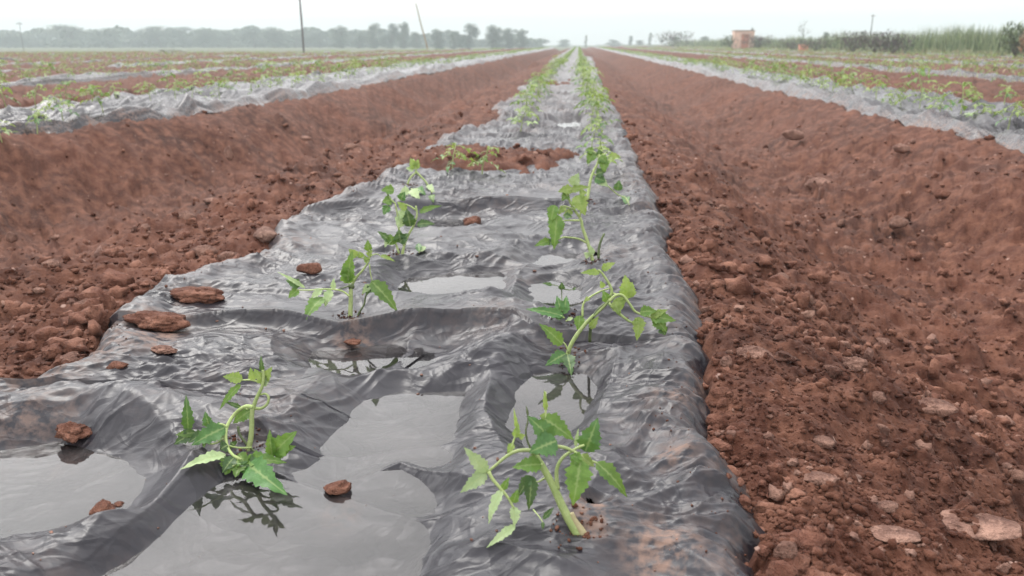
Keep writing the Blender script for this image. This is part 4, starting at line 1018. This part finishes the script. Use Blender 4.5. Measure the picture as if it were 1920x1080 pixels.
# ------------------------------------------------------------------ blades and twigs as quads
def blades(pts, hts, wid, mats, name, seed, bend=0.35, n=4, parent=None, pick=None):
    rg = np.random.default_rng(seed); N = len(pts); pts = np.asarray(pts, float)
    az = rg.uniform(0, 6.28, N); o = np.stack([np.cos(az), np.sin(az), 0 * az], -1)
    fa = rg.uniform(0, 6.28, N); sdv = np.stack([np.cos(fa), np.sin(fa), 0 * fa], -1)
    bd = rg.uniform(.1, 1, N) * bend
    rows = []
    for i in range(n):
        t = i / (n - 1)
        c = pts + np.stack([0 * az, 0 * az, hts * t * (1 - .25 * bd * t)], -1) + o * (hts * bd * t * t)[:, None]
        w_ = (wid * (1 - t * .92))
        w_ = w_[:, None] if np.ndim(w_) else w_
        rows += [c - sdv * w_, c + sdv * w_]
    V = np.stack(rows, 1).reshape(-1, 3)
    f = np.array([[2 * i, 2 * i + 1, 2 * i + 3, 2 * i + 2] for i in range(n - 1)])
    F = (f[None] + (np.arange(N) * 2 * n)[:, None, None]).reshape(-1, 4)
    mi = np.repeat(rg.integers(0, len(mats), N) if pick is None else pick, n - 1)
    return finish(name, fast_mesh(name, V, F), mats, parent, False, mi)
# reed strip along the right-hand side of the field
rg = np.random.default_rng(31)
N = 26000
yy = 1 / (1 / 22 - rg.random(N) * (1 / 22 - 1 / 190)); xx = 18.6 + rg.random(N) ** 1.4 * 4.5 + 0.35 * perlin(yy * .4, yy * 0, 3)
hh = (0.55 + 0.95 * np.clip(0.6 + 0.45 * fbm(yy * .35, xx * .3, 21, 3), 0.2, 1.1)) * rg.uniform(.75, 1.1, N) * np.interp(yy, [22, 34, 50, 80, 190], [1.35, 1.3, 1.1, 1.0, 1.2])
zz = ground_z(xx, yy)
o = blades(np.stack([xx, yy, zz - 0.03], -1), hh, np.clip(0.008 + yy * 0.0003, .008, .04), [M_REED[0], M_REED[1], M_REED[0], M_REED[1], M_REED[2]], 'reed_strip', 32, .3)
tag(o, 'tall pale green reeds along the right side of the field', 'reeds', kind='stuff')
N = 9000
yy = 1 / (1 / 20 - rg.random(N) * (1 / 20 - 1 / 150)); xx = 16.6 + rg.random(N) * 2.6
o = blades(np.stack([xx, yy, ground_z(xx, yy) - .02], -1), rg.uniform(.1, .38, N), np.clip(.008 + yy * .0004, .01, .05), [M_REED[0], M_REED[1], M_TAN], 'verge_grass', 33, .8)
tag(o, 'low straw and grass on the verge in front of the reeds', 'grass', kind='stuff')
N = 6000
yy = rg.uniform(46, 75, N); xx = rg.uniform(-48, -8, N); k_ = field_mask(xx, yy) < .6; xx = xx[k_]; yy = yy[k_]; N = len(xx)
o = blades(np.stack([xx, yy, ground_z(xx, yy) - .02], -1), rg.uniform(.2, .6, N), np.full(N, .03), [M_REED[0], M_REED[2], M_TAN], 'headland_grass', 34, .7)
tag(o, 'rough grass on the headland at the back of the field, left', 'grass', kind='stuff')
# scattered straw and weeds between the right-hand beds
N = 5000
yy = 1 / (1 / 7 - rg.random(N) * (1 / 7 - 1 / 110)); xx = rg.uniform(5.5, 17.5, N)
o = blades(np.stack([xx, yy, ground_z(xx, yy) - .01], -1), rg.uniform(.04, .17, N), np.clip(.003 + yy * .0006, .004, .03), [M_REED[1], M_TAN, M_TAN, LY], 'field_weeds', 35, .9)
tag(o, 'straw and weeds scattered between the right-hand beds', 'weeds', kind='stuff')

# dry shrubs in front of the reeds
def shrub(u, vb, Y, hgt, wid, label, mats, seed, n=420):
    d = ray(u, vb); x = d[0] / d[1] * Y; z = gz(x, Y)
    rg = np.random.default_rng(seed)
    r = empty('shrub', (x, Y, z)); tag(r, label, 'shrub', 'shrubs at the edge of the field')
    pr = Part(); rd_ = random.Random(seed)
    V = []; F = []
    for i in range(9):
        a = rd_.uniform(0, 6.28); e = np.array([math.cos(a) * wid * .4, math.sin(a) * wid * .4, hgt * rd_.uniform(.6, .95)])
        pr.tube([np.zeros(3), e * .5 + np.array([0, 0, hgt * .1]), e], .02, .006, 'k', 5, 2)
    mesh_obj('stem', pr.V, pr.F, M_BARK, r)
    q = rg.normal(0, 1, (n, 3)); q /= np.linalg.norm(q, axis=1)[:, None]; q *= rg.random((n, 1)) ** .5
    lob = 1 + .35 * perlin(q[:, 0] * 2.2 + seed, q[:, 2] * 2.2 + q[:, 1], seed)
    pts = q * np.array([wid * .5, wid * .5, hgt * .48]) * lob[:, None] + [0, 0, hgt * .5]
    blades(pts, np.full(n, hgt * .16), np.full(n, hgt * .03), mats, 'foliage', seed, 1.2, 3, r)
DRYM = [M_DRY, M_DRY, M_REED[2]]
for i, (u, Y, hg, wd, lb, mt) in enumerate([
    (1488, 70, 1.0, 3.0, 'dry grey-brown shrub in the reeds beyond the red-spotted verge', DRYM),
    (1530, 62, .95, 2.6, 'low dark shrub left of the greyish thicket', [M_REED[2], M_DRY]),
    (1600, 52, 1.15, 2.4, 'greyish leafless shrub forming the left end of the thicket', DRYM),
    (1640, 49, 1.1, 2.2, 'greyish leafless shrub in the middle of the thicket under the thin pole', DRYM),
    (1675, 46, 1.15, 2.2, 'greyish leafless shrub forming the right end of the thicket', DRYM),
    (1372, 90, 1.3, 2.2, 'dark round bush touching the left wall of the hut', [M_REED[2]]),
    (1420, 88, 1.4, 3.0, 'brownish bush on the right of the hut', DRYM),
    (1262, 150, 2.6, 7.0, 'hazy dark bush at the far end of the reed strip', [M_REED[2], M_DRY]),
    (1905, 33.5, 1.25, 1.5, 'tall dark green bush above the reeds at right frame edge', [M_REED[2], M_REED[0]]),
    (1928, 31.5, 1.0, .7, 'rust and straw coloured dry bush cut by the right frame edge', [M_TAN, plain('rusty_leaves', (.33, .15, .08))]),
    (512, 51, .42, 1.2, 'small dark bush at the back of the field, left of tall pole', [M_REED[2]]),
    (628, 52.5, .5, .8, 'small dark bush at the back of the field, right of tall pole', [M_REED[2]]),
    (768, 66, .6, 1.4, 'small dark bush at the back of field, left of leaning stick', [M_REED[2]]),
    (320, 50, .35, 1.6, 'low brownish bush at the back of field on the far left', [M_DRY, M_REED[2]]),
]): shrub(u, 95, Y, hg, wd, lb, mt, 600 + i)

# ------------------------------------------------------------------ hut
def box_v(x0, x1, y0, y1, z0, z1):
    return [(x0, y0, z0), (x1, y0, z0), (x1, y1, z0), (x0, y1, z0), (x0, y0, z1), (x1, y0, z1), (x1, y1, z1), (x0, y1, z1)]
BF = [(0, 3, 2, 1), (4, 5, 6, 7), (0, 1, 5, 4), (1, 2, 6, 5), (2, 3, 7, 6), (3, 0, 4, 7)]
def boxes(name, L, mat, parent):
    V = []; F = []
    for b in L:
        k = len(V); V += box_v(*b); F += [tuple(q + k for q in f) for f in BF]
    return mesh_obj(name, V, F, mat, parent, False)
Y = 90.0; d = ray(1392, 88); hx = d[0] / d[1] * Y
hut = empty('hut', (hx, Y, gz(hx, Y))); tag(hut, 'small orange-tan hut with flat roof by the reed strip', 'hut')
boxes('wall', [(-.95, -.30, -.8, .8, -.1, 1.75), (.42, .95, -.8, .8, -.1, 1.75), (-.30, .42, -.8, .8, 1.45, 1.75), (-.30, .42, -.55, .8, -.1, 1.45)], M_BRICK, hut)
boxes('roof', [(-1.0, 1.0, -.87, .87, 1.75, 1.82)], M_ROOF, hut)
dr = boxes('door', [(-.297, .417, -.66, -.56, 0, 1.447)], M_DOOR, hut); boxes('handle', [(.28, .33, -.70, -.662, .66, .78)], M_POLE, dr)
chv = empty('red_crate', (0, 0, 0)); 
Yc = 66.0; d = ray(1506, 92); xc = d[0] / d[1] * Yc; xc = min(xc, 18.3)
chv.location = (xc, Yc, gz(xc, Yc)); chv.name = 'crate'; tag(chv, 'small red crate on the verge below the bare tree', 'crate')
boxes('side', [(-.3, .3, -.2, -.17, 0, .45), (-.3, .3, .17, .2, 0, .45), (-.3, -.27, -.17, .17, 0, .45), (.27, .3, -.17, .17, 0, .45)], M_DOOR, chv)
boxes('rim', [(-.33, .33, -.23, -.203, .36, .46), (-.33, .33, .203, .23, .36, .46)], M_DOOR, chv)

# ------------------------------------------------------------------ poles
def pole(name, u, vb, Y, hgt, r, label, lean=0.0, arm=True, mat=M_POLE):
    d = ray(u, vb); x = d[0] / d[1] * Y; z = gz(x, Y) - .1
    p = empty(name, (x, Y, z)); tag(p, label, 'pole' if arm else 'stick'); p.rotation_euler = (0, lean, 0)
    pr = Part(); pts = [np.array([0.03 * hgt * .1 * math.sin(i * 1.3), 0, hgt * i / 6]) for i in range(7)]
    pr.tube(pts, r, r * .7, 'k', 10, 3); mesh_obj('shaft', pr.V, pr.F, mat, p)
    aw = 1.0 if hgt > 5 else 0.3
    if arm:
        a = boxes('crossarm', [(-.6 * aw, .6 * aw, -.05 - r, -r + .01, hgt - .5 * aw, hgt - .4 * aw)], mat, p)
        for sx in (-.5 * aw, .5 * aw):
            q = Part(); q.tube([(sx, -r, hgt - .4 * aw), (sx, -r, hgt - .34 * aw), (sx, -r, hgt - .26 * aw)], .04, .03, 'k', 8); mesh_obj('insulator', q.V, q.F, M_ROOF, a)
    else:
        q = Part()
        for i in range(1, 6):
            zz_ = hgt * i / 6; q.tube([(pts[i][0], 0, zz_ - .015), (pts[i][0], 0, zz_), (pts[i][0], 0, zz_ + .015)], r * 1.0, r * 1.15, 'k', 8)
        mesh_obj('node', q.V, q.F, mat, p)
    return p
pole('utility_pole', 569, 97, 52.5, 6.5, .065, 'tall dark pole rising out of the top of the frame at the field edge')
pole('bamboo_stick', 803, 95, 66, 3.6, .055, 'thin stick leaning left at the back of the field', -.24, False, M_STICK)
pole('utility_pole', 45, 100, 150, 5.2, .06, 'short hazy pole against the trees at far left')
pole('utility_pole', 1630, 90, 75, 3.0, .045, 'thin pole rising from the greyish thicket on the right')

# ------------------------------------------------------------------ trees
def tree_meshes(seed, kind):
    rd_ = random.Random(seed); rg = np.random.default_rng(seed)
    pr = Part()
    tr = [np.array([0, 0, -.3]), np.array([rd_.uniform(-.02, .02), 0, .2]), np.array([rd_.uniform(-.03, .03), 0, .42]), np.array([rd_.uniform(-.05, .05), rd_.uniform(-.04, .04), .7])]
    pr.tube(tr, .030, .012, 'k', 7, 3)
    cl = []
    ncl = {'round': 20, 'tall': 15, 'broken': 14, 'bare': 6}[kind]
    for i in range(ncl):
        a = rd_.uniform(0, 6.28)
        if kind == 'round': z = rd_.uniform(.03, .82); rr_ = rd_.uniform(.05, .42) * math.sqrt(max(.02, 1 - (z / .92) ** 2))
        elif kind == 'tall': z = rd_.uniform(.04, .92); rr_ = rd_.uniform(.02, .24)
        elif kind == 'broken': z = rd_.uniform(.04, .92); rr_ = rd_.uniform(.05, .3)
        else: z = rd_.uniform(.5, .95); rr_ = rd_.uniform(.05, .25)
        if kind != 'bare': z = .05 + .84 * (i + rd_.random()) / ncl; rr_ *= min(1, 1.35 - z)
        c = np.array([math.cos(a) * rr_, math.sin(a) * rr_, z]); cl.append((c, rd_.uniform(.09, .19)))
        s = np.array([0, 0, max(.2, z - .22)]); pr.tube([s, (s + c) / 2 + np.array([0, 0, .03]), c], .010, .004, 'k', 5, 2)
    if kind == 'bare':
        for i in range(26):
            c, _ = cl[i % len(cl)]; e = c + np.array([rd_.uniform(-.2, .2), rd_.uniform(-.2, .2), rd_.uniform(.0, .22)]); pr.tube([c, (c + e) / 2, e], .005, .002, 'k', 4, 1)
    pts = []
    for c, r in cl:
        n = int(9000 * r * r * (1.0 if kind != 'bare' else .08)); q = rg.normal(0, 1, (n, 3)); q /= np.linalg.norm(q, axis=1)[:, None]
        q *= (rg.random((n, 1)) ** .4) * r * (1 + .35 * rg.standard_normal((n, 1)) * .4); q[:, 2] *= .8; pts.append(c + q)
    pts = np.concatenate(pts)
    return pr, pts
TREES = []
for i, kd in enumerate(['round', 'round', 'tall', 'broken', 'tall', 'bare', 'round', 'broken']):
    pr, pts = tree_meshes(900 + i, kd)
    me = bpy.data.meshes.new('trunk'); me.from_pydata([tuple(map(float, v)) for v in pr.V], [], pr.F); me.materials.append(M_BARK)
    n = len(pts); rg = np.random.default_rng(i)
    az = rg.uniform(0, 6.28, n); el = rg.uniform(-1, 1, n)
    a = np.stack([np.cos(az), np.sin(az), el * .6], -1); b = np.stack([-np.sin(az) * .6, np.cos(az) * .6, np.ones(n) * .8], -1)
    s = rg.uniform(.008, .02, n)[:, None]
    V = np.stack([pts - a * s - b * s * .6, pts + a * s - b * s * .5, pts + a * s * .8 + b * s * .6, pts - a * s * .7 + b * s * .7], 1).reshape(-1, 3)
    mc = fast_mesh('crown', V, np.arange(4 * n).reshape(-1, 4)); mc.materials.append(M_CROWN[i % 3])
    TREES.append((me, mc))
def tree(u, vtop, Y, wpx, var, label, group):
    if 630 < u < 990: Y *= 0.92; wpx *= 1.25; var = {2: 0, 4: 6, 3: 1, 7: 0}.get(var, var)
    elif u < 630: wpx *= 1.5; vtop += random.uniform(-3, 5)
    d = ray(u, 90); x = d[0] / d[1] * Y; z = gz(x, Y)
    dt = ray(u, vtop); top = H + dt[2] / dt[1] * Y
    hgt = max(1.5, (top - z) / .98); dp = Y * FWD[1]
    wid = wpx / FPX * dp / (.8 if Y < 200 else 1.05)
    r = empty('tree', (x, Y, z), random.uniform(0, 6.28)); r.scale = (wid, wid, hgt)
    tag(r, label, 'tree', group)
    for nm, me in (('trunk', TREES[var][0]), ('crown', TREES[var][1])):
        o = bpy.data.objects.new(nm, me); COL.objects.link(o); o.parent = r
TG = 'hazy trees behind the field'
TL = [  # u, top v, distance, width px, variant, label
    (20, 62, 300, 100, 0, 'hazy tree at the left frame edge behind the short pole'),
    (85, 60, 310, 80, 1, 'low hazy tree between the short pole and the tall domed tree'),
    (135, 44, 290, 110, 6, 'tallest domed hazy tree on the left of the woodland'),
    (205, 48, 295, 90, 0, 'domed hazy tree just right of the tallest domed one'),
    (262, 58, 310, 80, 1, 'low hazy tree in the dip right of the domed pair'),
    (300, 51, 300, 80, 6, 'flat-topped hazy tree in the left half of the woodland'),
    (345, 53, 305, 75, 1, 'level hazy tree right of the flat-topped one'),
    (385, 50, 300, 70, 0, 'hazy round tree near the middle of the left woodland'),
    (430, 54, 310, 75, 6, 'hazy low tree left of the double-crowned rise'),
    (478, 50, 300, 70, 1, 'hazy tree on the left of the rise before the tall pole'),
    (515, 49, 295, 70, 0, 'hazy tree on the right of the rise before the tall pole'),
    (556, 57, 300, 60, 6, 'hazy tree directly behind the tall pole'),
    (600, 58, 300, 60, 1, 'hazy tree just right of the tall pole'),
    (640, 48, 290, 55, 2, 'hazy upright tree right of the faint pole'),
    (675, 60, 290, 50, 0, 'low hazy tree in the gap left of the twin-topped trees'),
    (703, 44, 270, 42, 4, 'slim hazy tree, left of the twin-topped trees'),
    (735, 44, 265, 44, 3, 'hazy loose-crowned tree, left of a twin pair'),
    (758, 41, 265, 40, 2, 'hazy taller tree, right of a twin pair'),
    (782, 60, 280, 40, 6, 'low hazy tree behind the leaning stick'),
    (820, 54, 250, 44, 2, 'blue-green tree just right of the leaning stick'),
    (852, 58, 250, 34, 4, 'narrow tree left of the big square-topped tree'),
    (880, 44, 240, 54, 3, 'big square-topped blue-green tree'),
    (925, 47, 245, 56, 7, 'broad blue-green tree right of a bright gap'),
    (955, 52, 250, 46, 0, 'rounded tree at the right shoulder of the broad one'),
    (980, 54, 255, 34, 2, 'small upright tree ending the nearer group'),
    (1012, 72, 330, 60, 1, 'low faint tree sloping down towards the vanishing point'),
    (1055, 74, 360, 50, 6, 'faint low tree left of the vanishing point'),
    (1098, 64, 330, 14, 2, 'slim faint tree right at the vanishing point'),
    (1150, 74, 360, 50, 1, 'faint low tree right of the vanishing point'),
    (1182, 67, 330, 22, 4, 'faint narrow tree, left of the right-hand faint pair'),
    (1218, 60, 320, 18, 2, 'faint narrow tree, taller of the right-hand faint pair'),
    (1200, 75, 340, 30, 0, 'low faint tree between the right-hand faint pair'),
    (1268, 70, 300, 50, 1, 'faint rounded tree where the reed strip begins'),
    (1504, 40, 200, 40, 5, 'bare leafless tree fading in the haze above the reeds'),
    (1545, 60, 160, 20, 6, 'small faint tree top above the reeds right of the bare tree'),
    (1320, 68, 260, 44, 0, 'faint low tree behind reeds left of the hut'),
    (1408, 52, 110, 12, 4, 'small tree top sticking up right behind the hut'),
]
for a in TL: tree(*a, TG)

# the wood behind them, one mass
rg = np.random.default_rng(77); n = 42000
uu = rg.uniform(-260, 1015, n); Yw = rg.uniform(318, 380, n)
dx = (uu - 960) / FPX
xw_ = np.array([ray(u, 90)[0] / ray(u, 90)[1] for u in uu]) * Yw
topv = 60 - 9 * fbm(uu / 62, uu * 0, 3, 3) + np.clip((uu - 600) / 120, 0, 1) * 3 + np.clip((uu - 700) / 315, 0, 1) * 12
hw = np.maximum(1.2, (VPV - topv) / FPX * 350 + H + .8) * rg.random(n) ** .7
P3 = np.stack([xw_, Yw, hw - .8], -1); az = rg.uniform(0, 6.28, n); sz = rg.uniform(.3, .75, n)[:, None]
A3 = np.stack([np.cos(az), np.sin(az), rg.uniform(-.4, .4, n)], -1) * sz; B3 = np.stack([np.sin(az) * .4, -np.cos(az) * .4, 0 * az + 1], -1) * sz * .8
V = np.stack([P3 - A3 - B3 * .6, P3 + A3 - B3, P3 + A3 * .8 + B3, P3 - A3 * .7 + B3 * .8], 1).reshape(-1, 3)
o = finish('far_wood', fast_mesh('far_wood', V, np.arange(4 * n).reshape(-1, 4)), M_CROWN, smooth=False, mi=rg.integers(0, 3, n))
tag(o, 'far wood behind the hazy trees, one low blue-grey mass', 'wood', kind='stuff')

# ------------------------------------------------------------------ haze
hm = bpy.data.materials.new('haze'); hm.use_nodes = True
t = hm.node_tree; t.nodes.clear(); ho = t.nodes.new('ShaderNodeOutputMaterial'); pv = t.nodes.new('ShaderNodeVolumePrincipled')
pv.inputs['Color'].default_value = (0.62, 0.70, 0.725, 1); pv.inputs['Density'].default_value = 0.0020; pv.inputs['Anisotropy'].default_value = 0.0
t.links.new(pv.outputs[0], ho.inputs['Volume'])
hz = mesh_obj('haze', box_v(-760, 760, -40, 900, -2.4, 24), BF, hm, None, False)
tag(hz, 'pale damp haze over the whole field', 'haze', kind='stuff')
